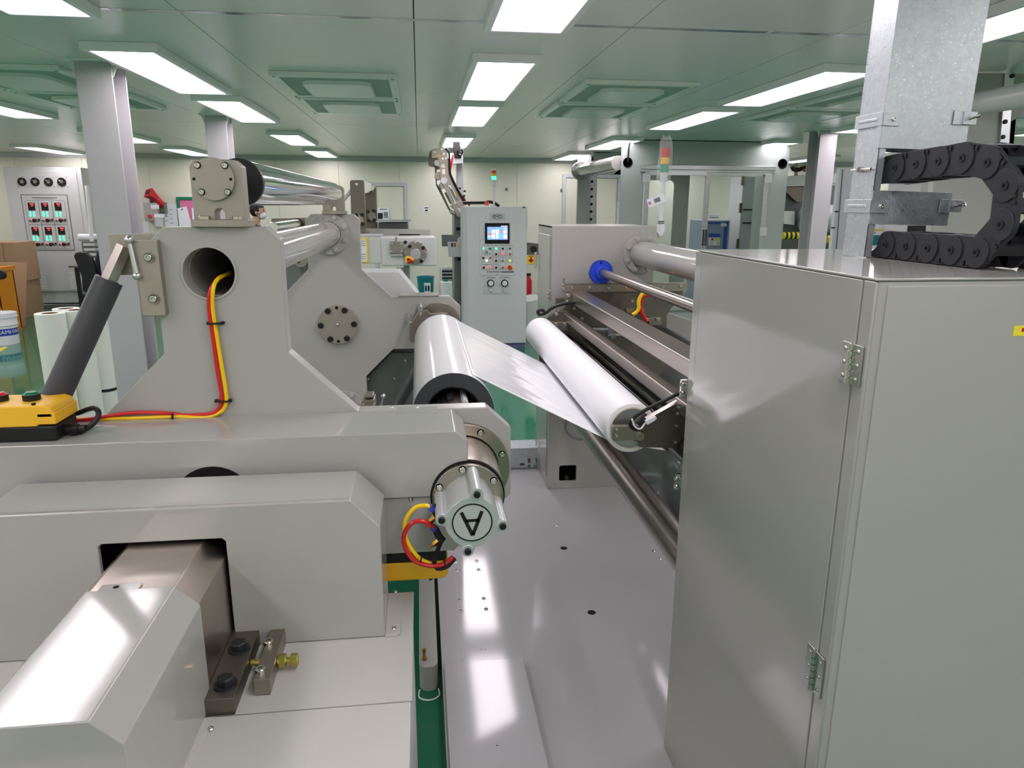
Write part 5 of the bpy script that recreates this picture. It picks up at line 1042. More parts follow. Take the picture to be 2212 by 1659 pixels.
# standing rolls of film
rolls = [(107, 676, 5.35, .094, 'leftmost'), (142, 666, 5.75, .09, 'rearmost'), (164, 669, 5.5, .09, 'half behind the dark tilted'), (207, 690, 5.9, .085, 'rightmost, with black print,')]
for (u, v_, Y, r, nm) in rolls:
    c0 = W(u, v_, Y=Y); lab = {'leftmost': 'ivory film roll standing on the floor, leftmost of the group', 'rearmost': 'ivory film roll standing at the back of the group', 'half behind the dark tilted': 'ivory film roll standing partly behind the dark tilted roller', 'rightmost, with black print,': 'ivory film roll with black print near its foot, rightmost of the group'}[nm]
    t = thing('standing_film_roll', (c0.x, Y, 0), lab, 'film roll', 'standing film rolls')
    part(t, 'wound_film', B().pipe((c0.x, Y, 0), (c0.x, Y, c0.z), r, .052, 48), 'ivory', .003); part(t, 'core', B().pipe((c0.x, Y, .0), (c0.x, Y, c0.z-.002), .0525, .046, 40), 'core_brown')
    if 'print' in nm:
        pm = W(222, 845, Y=Y-r); part(t, 'printed_mark', B().lathe([(r+.0006, -.012), (r+.0006, .012)], (c0.x, Y, pm.z), (0, 0, 1), 48), 'ink')
# desk, chair, drawer rack, wall boxes
dY = 11.2
dk = thing('work_desk', (W(165, 575, Y=dY).x+.3, dY+.3, 0), 'small desk with black metal legs behind the standing film rolls', 'desk')
dz_ = W(150, 574, Y=dY).z; dx0 = W(147, 574, Y=dY).x
part(dk, 'desk_top', B().box(dx0, dx0+1.3, dY, dY+.6, dz_-.03, dz_), 'steel_dark', .004)
for (ax, ay) in ((.09, .05), (1.2, .05), (.09, .55), (1.2, .55)): part(dk, 'desk_leg', B().box(dx0+ax-.025, dx0+ax+.025, dY+ay-.025, dY+ay+.025, 0, dz_-.03), 'black', .004)
cY = 10.6
ch = thing('office_chair', (W(190, 600, Y=cY).x, cY, 0), 'black padded office chair back beside the left column', 'chair')
part(ch, 'backrest', PP(cY, z4(655, 925, 672, 895, 705, 888, 765, 898, 812, 935, 850, 1040, 860, 1100, 800, 1262, 775, 1258, 735, 1238, 728, 1115, 690, 1010), .09), 'black', .02)
q = W(*Z4(840, 1250), Y=cY); part(ch, 'seat', B().box(q.x-.05, q.x+.45, cY-.25, cY+.25, .44, .52), 'black', .03)
part(ch, 'back_bracket', B().tube([(q.x+.0, cY+.05, .75), (q.x+.05, cY+.08, .5), (q.x+.2, cY, .43)], .02, 8, 4), 'black'); part(ch, 'gas_column', B().cyl((q.x+.2, cY, .1), (q.x+.2, cY, .44), .03), 'steel_dark')
for k in range(5): a = 2*pi*k/5; part(ch, 'base_arm', B().tube([(q.x+.2, cY, .1), (q.x+.2+.28*math.cos(a), cY+.28*math.sin(a), .06)], .02, 8, 1), 'black'); part(ch, 'caster', B().cyl((q.x+.2+.28*math.cos(a), cY-.02+.28*math.sin(a), .03), (q.x+.2+.28*math.cos(a), cY+.02+.28*math.sin(a), .03), .03, n=16), 'black')
jk = W(208, 555, Y=cY+.3); solo('navy_jacket', B().sphere((jk.x+.2, cY+.3, jk.z-.12), .3, 20, (.75, .45, 1.0)), 'navy', 'navy jacket hung over a chair behind the left column', 'jacket')
rkY = 12.15
rx0 = W(*Z4(722, 800), Y=rkY).x; rz1 = W(*Z4(722, 795), Y=rkY).z
dr = thing('drawer_rack', (rx0+.25, rkY+.2, 0), 'grey drawer rack with stacked trays and blue strips beside the heater panel', 'drawer rack')
part(dr, 'rack_body', B().box(rx0, rx0+.62, rkY+.02, rkY+.45, 0, rz1), 'paint_dark', .004)
for k in range(16): part(dr, 'tray', B().box(rx0+.03, rx0+.6, rkY, rkY+.03, rz1-.07-k*.075, rz1-.03-k*.075), 'paint_light', .003)
for k in range(10): part(dr, 'tray_label', B().box(rx0+.2, rx0+.38, rkY-.003, rkY, rz1-.065-k*.075, rz1-.035-k*.075), 'screen_cyan' if False else 'blue_unit')
q = W(*Z4(800, 772), Y=rkY+.1); solo('paper_towel', B().cyl((q.x-.17, rkY+.15, rz1+.056), (q.x+.2, rkY+.15, rz1+.056), .055), 'paper', 'white paper roll lying on the drawer rack', 'paper roll', .004)
for (ua, va, ub, vb, nm) in ((732, 375, 850, 500, 'upper'), (745, 507, 860, 635, 'lower')):
    pA_ = W(*Z4(ua, va), Y=Y1-.1); pB_ = W(*Z4(ub, vb), Y=Y1-.1)
    t = thing('wall_box', ((pA_.x+pB_.x)/2, Y1-.05, pB_.z), 'white wall box with dark window between heater panel and column, %s one' % nm, 'wall box')
    part(t, 'case', B().box(pA_.x, pB_.x, Y1-.1, Y1-.001, pB_.z, pA_.z), 'white_plastic', .01); part(t, 'dark_window', B().prism(rrect(pA_.x+.05, pB_.x-.04, pB_.z+.06, pA_.z-.06, .04), Y1-.106, Y1-.1, 'y'), 'black_gloss', .002)
solo('tube_lamp', B().cyl(W(*Z4(780, 295), Y=12.2), V((W(*Z4(812, 708), Y=12.2).x, 12.2, rz1)), .03, n=16), 'white_plastic', 'slim white unlit tube standing on the drawer rack', 'tube', .004)
# alarm horn, gas detector, notices left of the bearing block
al = W(*Z4(1325, 355), Y=Y1-.2)
t = thing('alarm_horn', (al.x, Y1-.1, al.z-.1), 'red alarm horn on the back wall above the grey junction box', 'horn')
part(t, 'horn_bell', B().cyl(al, al+V((.1, .15, -.12)), .105, .045, 4), 'red_paint', .006); part(t, 'horn_body', B().cyl(al+V((.08, .12, -.1)), al+V((.17, .16, -.22)), .055, n=20), 'red_paint', .004); part(t, 'horn_mouth', B().cyl(al+V((-.004, -.006, .005)), al+V((.0, 0, 0)), .05, .05, 4), 'black')
part(t, 'horn_bracket', B().box(al.x-.02, al.x+.22, Y1-.03, Y1-.001, al.z-.34, al.z-.31).box(al.x-.02, al.x+.0, Y1-.12, Y1-.001, al.z-.34, al.z-.1).box(al.x+.2, al.x+.22, Y1-.12, Y1-.001, al.z-.34, al.z-.16), 'paint_dark', .002)
pA_ = W(*Z4(1280, 448), Y=Y1-.15); pB_ = W(*Z4(1422, 612), Y=Y1-.15)
t = thing('junction_box', ((pA_.x+pB_.x)/2, Y1-.07, pB_.z), 'grey wall junction box with red stop button below the red horn', 'switch box')
part(t, 'case', B().box(pA_.x, pB_.x, Y1-.15, Y1-.001, pB_.z, pA_.z), 'paint', .01); part(t, 'front_label', B().box(pA_.x+.12, pA_.x+.25, Y1-.154, Y1-.15, pA_.z-.1, pA_.z-.03), 'paper'); part(t, 'white_tag', B().box(pA_.x+.16, pA_.x+.32, Y1-.154, Y1-.15, pA_.z-.24, pA_.z-.18), 'paper')
q = W(*Z4(1346, 570), Y=Y1-.15); part(t, 'stop_button', B().cyl((q.x, Y1-.19, q.z), (q.x, Y1-.15, q.z), .032, n=20), 'red_button', .006); part(t, 'toggle', B().cyl((q.x-.06, Y1-.17, q.z+.08), (q.x-.06, Y1-.15, q.z+.08), .012, n=12), 'screw')
q = W(*Z4(1405, 630), Y=Y1-.2); part(t, 'gas_sensor', B().cyl((q.x, Y1-.1, q.z-.07), (q.x, Y1-.1, q.z+.1), .06, .08, 24), 'paint_light', .01)
sheet('wall_notice', 'white notice sheet with grey columns of print beside the pink board', z4(1458, 455, 1580, 458, 1600, 668, 1478, 665), Y1-.012, 'paper', 'notice', [(*Z4(1472+8*(k//4)+45*(k % 2), 488+20*k), *Z4(1500+8*(k//4)+45*(k % 2), 493+20*k)) for k in range(8)])
sheet('wall_notice', 'small white notice peeking out below the junction box', z4(1280, 615, 1330, 615, 1340, 712, 1290, 712), Y1-.006, 'paper', 'notice')
pA_ = W(*Z4(1575, 395), Y=Y1-.03); pB_ = W(440, 492, Y=Y1-.03)
t = thing('notice_board', ((pA_.x+pB_.x)/2, Y1-.02, pB_.z), 'pink notice board with green frame behind the bearing block', 'notice board')
part(t, 'green_frame', B().prism([(pA_.x, pB_.z), (pB_.x, pB_.z), (pB_.x, pA_.z), (pA_.x, pA_.z)], Y1-.035, Y1-.001, 'y', [[(pA_.x+.05, pB_.z+.05), (pB_.x-.05, pB_.z+.05), (pB_.x-.05, pA_.z-.05), (pA_.x+.05, pA_.z-.05)]]), 'green_frame', .004)
part(t, 'pink_panel', B().box(pA_.x+.04, pB_.x-.04, Y1-.02, Y1-.005, pB_.z+.04, pA_.z-.04), 'pink'); part(t, 'pinned_sheet', PP(Y1-.045, [(383, 450), (403, 446), (415, 488), (388, 491)], .003), 'paper')
part(t, 'push_pin', B().sphere(W(393.5, 452, Y=Y1-.05), .012, 12), 'blue_label'); part(t, 'pinned_sheet', PP(Y1-.045, [(414, 449), (430, 449), (430, 485), (416, 485)], .003), 'paper')
# slanted white duct seen by the rear winder uprights
part(w2, 'diagonal_brace', PP(MY+.3, [(737, 428), (757, 406), (757, 418), (737, 442)], .1), 'paint_light', .006)
# ================================================================== right background: grey enclosure with glass doors
Z8 = lambda u, v_: (1160+u/3.687, 300+v_/3.687)
def z8(*p): return [Z8(p[i], p[i+1]) for i in range(0, len(p), 2)]
EY = 9.2
ex0, ex1 = W(1342, 400, Y=EY).x, W(1700, 400, Y=EY).x; ez = 2.49
def e8(u, v_): p = W(*Z8(u, v_), Y=EY); return p.x, p.z
ox0, ox1, oz1 = e8(850, 400)[0], e8(1830, 500)[0], e8(1300, 235)[1]
c1x, c1z = e8(723, 188); c2x, c2z = e8(1955, 198)
en = thing('machine_enclosure', ((ex0+ex1)/2, EY+.6, 0), 'grey-green full-height enclosure with aluminium-framed sliding glass doors', 'enclosure')
part(en, 'front_panel', B().prism([(ex0, 0), (ex1, 0), (ex1, ez), (ex0, ez)], EY, EY+.06, 'y', [[(ox0, .35), (ox1, .35), (ox1, oz1), (ox0, oz1)], circ(c1x, c1z, .055, 28), circ(c2x, c2z, .055, 28)]), 'paint_teal', .003)
for (x, z) in ((c1x, c1z), (c2x, c2z)): part(en, 'port_ring', B().pipe((x, EY-.006, z), (x, EY+.12, z), .062, .054, 32), 'black'); part(en, 'port_dark', B().cyl((x, EY+.1, z), (x, EY+.11, z), .054, n=28), 'hole_black')
part(en, 'side_panel', B().box(ex1-.02, ex1, EY+.06, EY+.9, 0, ez), 'paint_teal')
part(en, 'roof_panel', B().box(ex0+.25, ex1, EY+.06, EY+.9, ez-.03, ez), 'paint_teal')
def rr3(x0, x1, z0, z1): return rrect(x0, x1, z0, z1, .07, 5)
wx0, wx1 = ox0+.12, (ox0+ox1)/2-.12
part(en, 'rear_panel', B().prism([(ex0+.25, 0), ((ox0+ox1)/2+.1, 0), ((ox0+ox1)/2+.1, ez), (ex0+.25, ez)], EY+.88, EY+.9, 'y', [rr3(wx0, wx1, .5, oz1-.12)]), 'paint', .002)
fr = part(en, 'door_track', B().box(ox0-.06, ox1+.06, EY-.05, EY, oz1-.02, oz1+.035).box(ox0-.06, ox1+.06, EY-.035, EY, oz1-.05, oz1-.02), 'aluminium', .004)
xm = (ox0+ox1)/2
for k, (a, b, yy) in enumerate(((ox0, xm+.03, EY-.045), (xm-.03, ox1, EY-.02))):
    s_ = part(en, 'sliding_door', B().prism([(a, .35), (b, .35), (b, oz1-.03), (a, oz1-.03)], yy, yy+.022, 'y', [[(a+.06, .41), (b-.06, .41), (b-.06, oz1-.09), (a+.06, oz1-.09)]]), 'aluminium', .003)
    for xx in (a+.012, a+.03, a+.048, b-.012, b-.03, b-.048): part(s_, 'profile_groove', B().box(xx-.002, xx+.002, yy-.0005, yy+.003, .36, oz1-.04), 'black')
    part(s_, 'glass_pane', B().box(a+.055, b-.055, yy+.008, yy+.013, .405, oz1-.085), 'glass_pane')
for (u, v_) in ((862, 312), (1830, 315), (1788, 738)): x, z = e8(u, v_); part(en, 'corner_plate', B().box(x-.05, x+.05, EY-.056, EY-.05, z-.055, z+.055), 'aluminium', .002)
for u in (1305, 1328): x, z = e8(u, 785); part(en, 'door_handle', B().cyl((x, EY-.075, z-.1), (x, EY-.075, z+.1), .008, n=10).box(x-.006, x+.006, EY-.075, EY-.045, z-.1, z-.09).box(x-.006, x+.006, EY-.075, EY-.045, z+.09, z+.1), 'black')
solo('cable', B().tube([W(*Z8(u, v_), Y=EY-.04) for u, v_ in ((723, 185), (728, 130), (735, 50), (760, 8), (860, -12), (1150, -2), (1400, 2), (1550, 6), (1930, 12))], .011, 8, 5), 'black', 'black cable running along the top of the grey enclosure', 'cable')
# things seen through the glass
q0 = W(*Z8(1362, 648), Y=11.6); q1 = W(*Z8(1540, 648), Y=11.6)
bu = thing('air_conditioner_unit', ((q0.x+q1.x)/2, 11.8, 0), 'blue-trimmed grey air handling unit seen through the glass doors', 'air unit')
part(bu, 'case', B().box(q0.x-.04, q1.x, 11.6, 12.3, 0, q0.z), 'blue_unit', .01); part(bu, 'blue_trim', B().box(q1.x-.1, q1.x-.04, 11.592, 11.6, .1, q0.z-.03).box(q0.x-.04, q1.x-.04, 11.592, 11.6, q0.z-.06, q0.z-.03), 'blue_trim')
part(bu, 'white_label', PP(11.585, z8(1465, 670, 1512, 672, 1510, 698, 1464, 696), .005), 'paper'); kp = part(bu, 'keypad', PP(11.58, z8(1366, 755, 1462, 755, 1456, 850, 1366, 850), .01), 'paper', .003); part(kp, 'display_strip', PP(11.576, z8(1366, 755, 1462, 755, 1460, 785, 1366, 785), .003), 'blue_trim')
for (u, v_, mm) in ((1397, 800, 'red_paint'), (1427, 803, 'yellow_sign'), (1447, 803, 'yellow_sign'), (1440, 832, 'yellow_sign'), (1392, 832, 'paint_light')): part(kp, 'key', PC(11.576, *Z8(u, v_), 2.6, .004, 16), mm)
sheet('unit_sign', 'white sign lettered COOL H.V.A.C above the air handling unit', z8(1372, 600, 1466, 602, 1464, 632, 1372, 630), Y1-.006, 'paper', 'sign', ((*Z8(1378, 622), *Z8(1448, 628), 'ink'),))
part(bpy.data.objects['unit_sign'], 'lettering', B().text('COOL H.V.A.C', W(*Z8(1419, 611), Y=Y1-.009), XA, ZA, .034), 'ink')
q0 = W(*Z8(1645, 300), Y=11.9); q1 = W(*Z8(1790, 300), Y=11.9)
gc = thing('locker', ((q0.x+q1.x)/2, 12.2, 0), 'tall light grey locker seen through the right glass door', 'locker')
part(gc, 'case', B().box(q0.x, q1.x+.3, 11.9, 12.4, 0, q0.z), 'aluminium_paint', .008)
for v_ in (330, 550, 835): z = W(*Z8(1635, v_), Y=11.9).z; part(gc, 'hinge', B().box(q0.x-.03, q0.x+.01, 11.88, 11.92, z-.08, z+.08), 'steel_dark', .003)
for v_ in (303, 610): z = W(*Z8(1785, v_), Y=11.88).z; part(gc, 'orange_clip', B().box(q1.x-.08, q1.x+.02, 11.86, 11.9, z-.03, z+.03), 'orange_red', .006)
for v_ in (565, 670): z = W(*Z8(1740, v_), Y=11.88).z; part(gc, 'small_print', B().box(q1.x-.28, q1.x-.12, 11.893, 11.9, z-.012, z+.012), 'ink')
# left gate frame with tie tube behind the enclosure
GY = 11.6
gf = thing('tube_gantry', (2.6, GY, 0), 'grey machine gate frame with round tie tube left of the enclosure', 'machine frame')
part(gf, 'post_plate', PP(GY, z8(330, 108, 430, 104, 428, 1200, 300, 1200), .05), 'column_paint', .004); part(gf, 'slot_rail', PP(GY-.02, z8(431, 104, 456, 104, 452, 1200, 420, 1200), .03), 'aluminium', .003)
for k in range(9): put(gf, 'black_cap', W(*Z8(442-k*1.6, 160+k*60), Y=GY-.02), (0, -1, 0), .022, 'rail_hole')
part(gf, 'window_plate', PP(GY+.05, z8(456, 104, 720, 104, 720, 1200, 446, 1200), .05, [z8(500, 285, 720-2, 285, 720-2, 1100, 470, 1100, 478, 310, 485, 292)]), 'paint_light', .004)
q = W(1253, 369, Y=GY); part(gf, 'tie_tube', B().cyl((q.x, 9.35, q.z), (q.x, GY, q.z), .09, n=40), 'paint_gloss'); tf_ = part(gf, 'tube_flange', B().cyl((q.x, GY-.04, q.z), (q.x, GY, q.z), .14, n=32), 'paint', .003)
for k in range(6): put(tf_, 'painted_bolt', (q.x+.12*math.cos(k*pi/3), GY-.04, q.z+.12*math.sin(k*pi/3)), (0, -1, 0), .018)
part(gf, 'top_box', PP(GY-.1, [(1256, 318), (1262, 318), (1262, 326), (1256, 326)], .1), 'black', .004)
solo('cable', B().tube([W(a, b, Y=GY-.2) for a, b in ((1258, 320), (1270, 322), (1290, 328), (1341, 327))], .014, 8, 4), 'black', 'black cable from the gate frame to the enclosure', 'cable')
# right gate frame near the duct
GY2 = 4.3
g2 = thing('tube_gantry', (3.5, GY2, 0), 'dark grey machine gate frame with thick tube right of the galvanised duct', 'machine frame')
part(g2, 'post_plate', PP(GY2, [(2030, 158), (2172, 158), (2110, 960), (1985, 960)], .05), 'paint', .004); part(g2, 'slot_rail', PP(GY2-.02, [(2172, 158), (2192, 158), (2130, 960), (2112, 960)], .03), 'aluminium', .003)
for k in range(5): put(g2, 'black_cap', W(2186-k*5, 164+k*33, Y=GY2-.02), (0, -1, 0), .013, 'rail_hole')
part(g2, 'window_plate', PP(GY2+.05, [(2191, 158), (2500, 158), (2450, 960), (2131, 960)], .05, [[(2195, 255), (2400, 255), (2400, 640), (2160, 640), (2182, 262)]]), 'paint', .004)
q = W(2100, 226, Y=GY2); part(g2, 'tie_tube', B().cyl((q.x, 2.2, q.z), (q.x, GY2, q.z), .068, n=48), 'paint_light', label='thick pale tie tube')
# machinery between the column and the duct
ZQ = lambda u, v_: (1680+u/4.61, 200+v_/4.61)
def zq(*p): return [ZQ(p[i], p[i+1]) for i in range(0, len(p), 2)]
QY = 10.2
rm = thing('rear_coater', (5.6, QY+.4, 0), 'dark machine with grey roll end between enclosure and white column', 'machine')
part(rm, 'body', PP(QY+.3, zq(20, 930, 600, 920, 600, 2600, 0, 2600), .6), 'paint_dark', .005); part(rm, 'top_cover', PP(QY+.1, zq(90, 830, 640, 800, 640, 900, 90, 925), .5), 'paint_light', .01)
part(rm, 'sloped_plate', PP(QY+.2, zq(80, 930, 260, 930, 250, 1090, 190, 1090, 80, 990), .08), 'steel_dark', .004); part(rm, 'side_arm', PP(QY+.1, zq(60, 1180, 170, 1180, 170, 1320, 60, 1310), .15), 'aluminium', .004)
q = W(*ZQ(290, 1255), Y=QY); part(rm, 'roll', B().cyl((q.x-.05, QY, q.z), (q.x+1.5, QY+.05, q.z), .2, n=40), 'aluminium_paint', .03, label='grey roll')
for k in range(10): xa = W(*ZQ(45+k*22, 1425), Y=QY-.25); xb = W(*ZQ(67+k*22, 1425), Y=QY-.25); part(rm, 'hazard_stripe', B().cyl((xa.x, QY-.25, xa.z), (xb.x, QY-.25, xa.z), .05, n=16), 'yellow_sign' if k % 2 == 0 else 'black')
part(rm, 'bumper_end', B().cyl(W(*ZQ(485, 1462), Y=QY-.25), W(*ZQ(520, 1462), Y=QY-.25), .055, n=20), 'yellow_sign', .01)
part(rm, 'top_hook', B().tube([W(*ZQ(u, v_), Y=QY+.1) for u, v_ in ((145, 735), (160, 765), (220, 765), (275, 740))], .03, 8, 4), 'black'); part(rm, 'hook_post', PP(QY+.1, zq(180, 700, 200, 700, 200, 830, 180, 830), .05), 'steel_dark', .003); part(rm, 'orange_part', PP(QY+.08, zq(240, 730, 278, 725, 278, 790, 250, 760), .05), 'orange_red', .003)
gcY = 6.2
gp_ = thing('panel_cabinet', (4.0, gcY+.3, 0), 'light grey cabinet edge just left of the galvanised duct', 'cabinet')
part(gp_, 'body', B().box(W(1805, 450, Y=gcY).x, W(1862, 450, Y=gcY).x, gcY, gcY+.05, 0, W(1814, 362, Y=gcY).z), 'aluminium_paint', .006); part(gp_, 'side_seam', PP(gcY-.004, [(1820, 366), (1822, 366), (1806, 560), (1804, 560)], .004), 'paint_dark')
for (u, v_) in ((1806, 457), (1799, 492)): part(gp_, 'small_print', PP(gcY-.006, RP(u-3, v_-1.5, u+5, v_+1.5), .004), 'ink')
bp = thing('panel_cabinet', (4.3, 5.5, 0), 'beige-grey cabinet seen through the loop of the drag chain', 'cabinet')
part(bp, 'body', B().box(W(1985, 440, Y=5.2).x, W(2145, 440, Y=5.2).x, 5.2, 5.6, 0, W(2000, 330, Y=5.2).z), 'column_paint', .006); part(bp, 'seam', PP(5.195, [(2128, 340), (2130, 340), (2121, 500), (2119, 500)], .005), 'ink_grey'); part(bp, 'dark_window', PP(5.19, [(1962, 487), (2014, 487), (2012, 505), (1960, 505)], .01), 'black', .003)
sheet('document_holder', 'white document with yellow edge behind the galvanised duct foot', [(1876, 484), (1925, 486), (1922, 540), (1872, 540)], 5.6, 'paper', 'document', ((1876, 495, 1923, 499, 'yellow_mark'), (1879, 502, 1892, 504, 'ink'), (1876, 508, 1900, 530, 'teal_bin')))
# ================================================================== bubble-wrapped signal tower on the far machine frame
mw_ = mat('bubble_wrap', (236, 240, 242), 0.1, alpha=.16, spec=1.0); nt = mw_.node_tree; p = nt.nodes['Principled BSDF']
tc = nt.nodes.new('ShaderNodeTexCoord'); vo = nt.nodes.new('ShaderNodeTexVoronoi'); vo.inputs['Scale'].default_value = 95
b = nt.nodes.new('ShaderNodeBump'); b.inputs['Strength'].default_value = 1; b.inputs['Distance'].default_value = .004
nt.links.new(tc.outputs['Object'], vo.inputs['Vector']); nt.links.new(vo.outputs['Distance'], b.inputs['Height']); nt.links.new(b.outputs['Normal'], p.inputs['Normal'])
TYs = 3.92
def tz(v_): return W(1436, v_, Y=TYs)
tbz = tz(505)
bt2 = thing('signal_tower', (tbz.x, TYs, tbz.z), 'red, amber and green signal tower still wrapped in bubble wrap', 'signal light')
pbx = W(1427, 500, Y=TYs).x; ax_ = [W(1428, 480, Y=TYs), W(1431, 400, Y=TYs), W(1437, 372, Y=TYs), W(1438, 320, Y=TYs)]
def pt(v_):
    t = (480-v_)/160; return V((W(1428+10*t, v_, Y=TYs).x, TYs, W(1430, v_, Y=TYs).z))
part(bt2, 'elbow', B().tube([W(1421, 507, Y=TYs), W(1426, 504, Y=TYs), W(1428, 496, Y=TYs), W(1428, 484, Y=TYs)], .021, 16, 5), 'white_plastic'); part(bt2, 'collar', B().cyl(pt(486), pt(482), .017, n=20).cyl(pt(480), pt(477), .017, n=20), 'paint_dark')
part(bt2, 'pole', B().cyl(pt(484), pt(376), .0115, n=20), 'white_plastic')
for (a, b_, mm, nm) in ((372, 356, 'lamp_green', 'green_lens'), (355, 340, 'lamp_yellow', 'amber_lens'), (339, 320, 'lamp_red', 'red_lens')): part(bt2, nm, B().cyl(pt(a), pt(b_), .0225, n=24), mm, .002)
part(bt2, 'socket', B().cyl(pt(392), pt(372.5), .02, n=24), 'paint_light')
wp = [(pt(445), .012), (pt(432), .018), (pt(420), .015), (pt(408), .02), (pt(402), .036), (pt(380), .038), (pt(350), .036), (pt(325), .034), (pt(305), .031), (pt(293), .016)]
wb2 = B(); n = 28; vs = []
for i, (c, r) in enumerate(wp):
    for k in range(n): a = 2*pi*k/n; rr = r*(1+.10*math.sin(3*a+i*1.3)+.05*random.random()); vs.append(c+V((rr*math.cos(a), rr*math.sin(a), .006*math.sin(2*a+i) if i in (0, len(wp)-1) else 0)))
wb2.add(vs, [(i*n+k, i*n+(k+1) % n, (i+1)*n+(k+1) % n, (i+1)*n+k) for i in range(len(wp)-1) for k in range(n)])
part(bt2, 'bubble_wrap', wb2, mw_, label='clear bubble wrap sleeve')
tg = part(bt2, 'paper_tag', PP(TYs-.06, z8(873, 485, 1005, 432, 1028, 500, 890, 548), .002), 'paper', label='white paper tag'); part(tg, 'tag_print', PP(TYs-.062, z8(930, 480, 975, 462, 985, 495, 940, 512), .001), 'ink_grey'); part(tg, 'tag_print', PP(TYs-.062, z8(885, 505, 905, 497, 912, 520, 893, 528), .001), 'pink')
# ================================================================== person at the back, turned to the right
PYp = 10.9; hc_ = W(557, 456, Y=PYp)
pe2 = thing('person', (hc_.x-.05, PYp, 0), 'person in navy workwear and white face mask working behind the chrome roller', 'person')
bxp, bz_ = hc_.x, hc_.z
sk = bpy.data.meshes.new('body'); J = {}
nodes = [('pel', (-.12, 0, .95), .15), ('wst', (-.12, 0, 1.1), .14), ('chs', (-.11, 0, 1.32), .165), ('nck', (-.07, 0, bz_-.21), .06), ('hd0', (-.035, 0, bz_-.12), .055),
         ('shL', (-.10, -.19, 1.41), .075), ('elL', (.02, -.24, 1.15), .055), ('wrL', (.25, -.16, 1.12), .038), ('shR', (-.10, .19, 1.41), .075), ('elR', (.02, .24, 1.15), .055), ('wrR', (.25, .16, 1.12), .038),
         ('hpL', (-.12, -.1, .88), .105), ('knL', (-.1, -.11, .5), .07), ('anL', (-.13, -.11, .09), .05), ('toL', (.06, -.12, .045), .04), ('hpR', (-.12, .1, .88), .105), ('knR', (-.1, .11, .5), .07), ('anR', (-.13, .11, .09), .05), ('toR', (.06, .12, .045), .04)]
for i, (nm, c, r) in enumerate(nodes): J[nm] = i
ed = [('pel', 'wst'), ('wst', 'chs'), ('chs', 'nck'), ('nck', 'hd0'), ('chs', 'shL'), ('shL', 'elL'), ('elL', 'wrL'), ('chs', 'shR'), ('shR', 'elR'), ('elR', 'wrR'), ('pel', 'hpL'), ('hpL', 'knL'), ('knL', 'anL'), ('anL', 'toL'), ('pel', 'hpR'), ('hpR', 'knR'), ('knR', 'anR'), ('anR', 'toR')]
og = ORG[pe2.name]
sk.from_pydata([(bxp+c[0]-og.x, PYp+c[1]-og.y, c[2]) for _, c, _ in nodes], [(J[a], J[b]) for a, b in ed], [])
bo = bpy.data.objects.new('body', sk); col.objects.link(bo); bo.parent = pe2; ORG[bo.name] = og; sk.materials.append(MATS['navy'])
md = bo.modifiers.new('skin', 'SKIN'); md.use_smooth_shade = True
for i, (_, c, r) in enumerate(nodes): sk.skin_vertices[0].data[i].radius = (r, r*1.15 if i < 3 else r)
sk.skin_vertices[0].data[0].use_root = True
bo.modifiers.new('sub', 'SUBSURF').levels = 2; bo.modifiers['sub'].render_levels = 2
C0 = V((bxp, PYp, bz_))
hd = B().sphere(C0, .1, 28, (1.0, .78, 1.18))
for i, p in enumerate(hd.v):   # shape the skull: face to +x, chin forward, flat cheeks
    d = p-C0
    if d.z < -.03: d.x = d.x*.86+.012; d.y *= .84
    if d.x > .08: d.x -= (d.x-.08)*.35
    hd.v[i] = C0+d
head = part(pe2, 'head', hd, 'skin')
part(head, 'nose', B().sphere(C0+V((.097, 0, -.022)), .016, 12, (1.1, .8, 1.5)), 'skin')
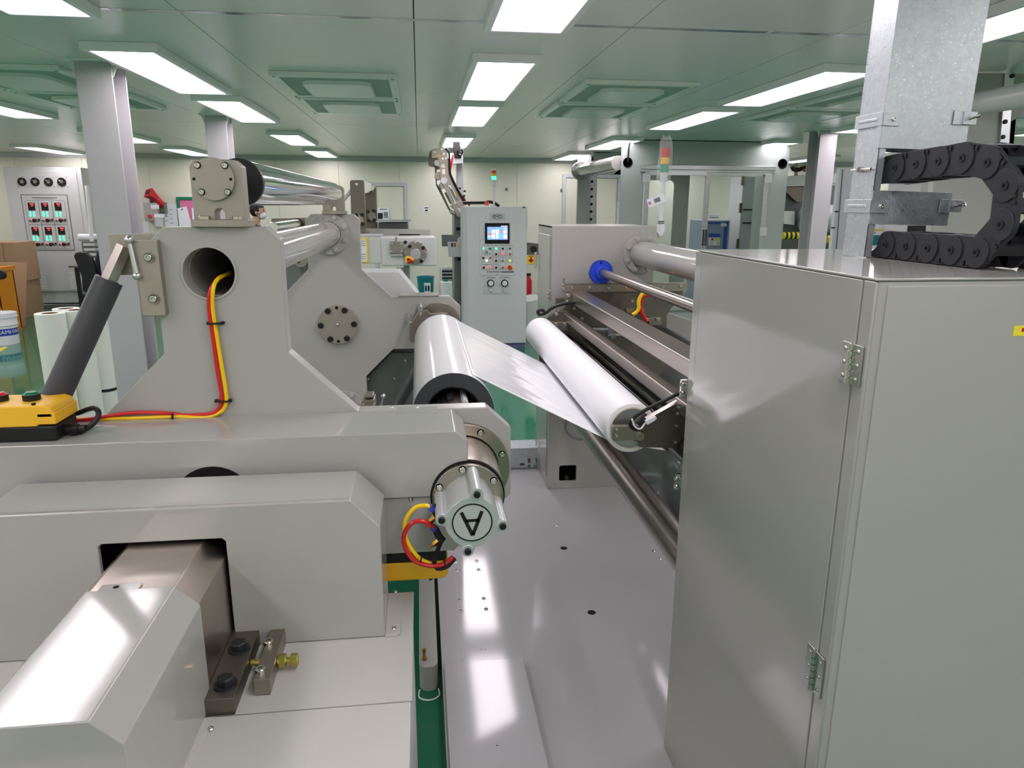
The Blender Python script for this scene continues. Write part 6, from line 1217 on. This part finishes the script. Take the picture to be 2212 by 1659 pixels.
part(head, 'neck', B().cyl(C0+V((-.02, 0, -.08)), C0+V((-.06, 0, -.24)), .052, .062, 24), 'skin')
for s in (-1, 1):
    part(head, 'ear', B().sphere(C0+V((-.012, s*.08, -.015)), .022, 12, (.8, .35, 1.35)), 'skin'); part(head, 'eye', B().sphere(C0+V((.086, s*.032, .008)), .0095, 10), 'ink'); part(head, 'eyebrow', B().cbox(C0+V((.09, s*.033, .03)), (.012, .03, .006)), 'hair')
    part(head, 'mask_strap', B().tube([C0+V((.06, s*.072, -.035)), C0+V((.02, s*.085, -.02)), C0+V((-.02, s*.088, 0))], .003, 6, 3), 'mask'); part(head, 'mask_strap', B().tube([C0+V((.05, s*.06, -.09)), C0+V((.01, s*.082, -.06)), C0+V((-.02, s*.086, -.03))], .003, 6, 3), 'mask')
hr = B().sphere(C0+V((-.012, 0, .022)), .106, 28, (1.0, .86, 1.08))
cf_ = []
for f in hr.f:
    c = sum((hr.v[i] for i in f), V())/4-C0
    if c.z > .045 or (c.x < -.0 and c.z > -.06) or (c.x < .03 and c.z > .0): cf_.append(f)
hr.f = cf_; part(head, 'hair', hr, 'hair')
mk = B().sphere(C0+V((.055, 0, -.058)), .062, 20, (.95, .98, .95)); mk.f = [f for f in mk.f if (sum((mk.v[i] for i in f), V())/4-C0).x > .045]; part(head, 'face_mask', mk, 'mask', label='white face mask')
part(pe2, 'collar', B().pipe(C0+V((-.062, 0, -.235)), C0+V((-.05, 0, -.19)), .075, .062, 24), 'navy', .004)
for s, wy in ((-1, -.16), (1, .16)):
    w0 = V((bxp+.25, PYp+wy, 1.12)); hb_ = B().sphere(w0+V((.045, 0, -.005)), .04, 14, (1.2, .95, .5))
    for k in range(4): o = w0+V((.08, (k-1.5)*.02, -.005)); L_ = (.06, .07, .066, .05)[k]; hb_.tube([o, o+V((L_*.55, 0, -.004)), o+V((L_*.95, 0, -.022))], .0085, 8, 3)
    hb_.tube([w0+V((.03, -s*.03, 0)), w0+V((.06, -s*.055, -.005)), w0+V((.085, -s*.06, -.015))], .0095, 8, 3)
    part(pe2, 'hand', hb_, 'skin')
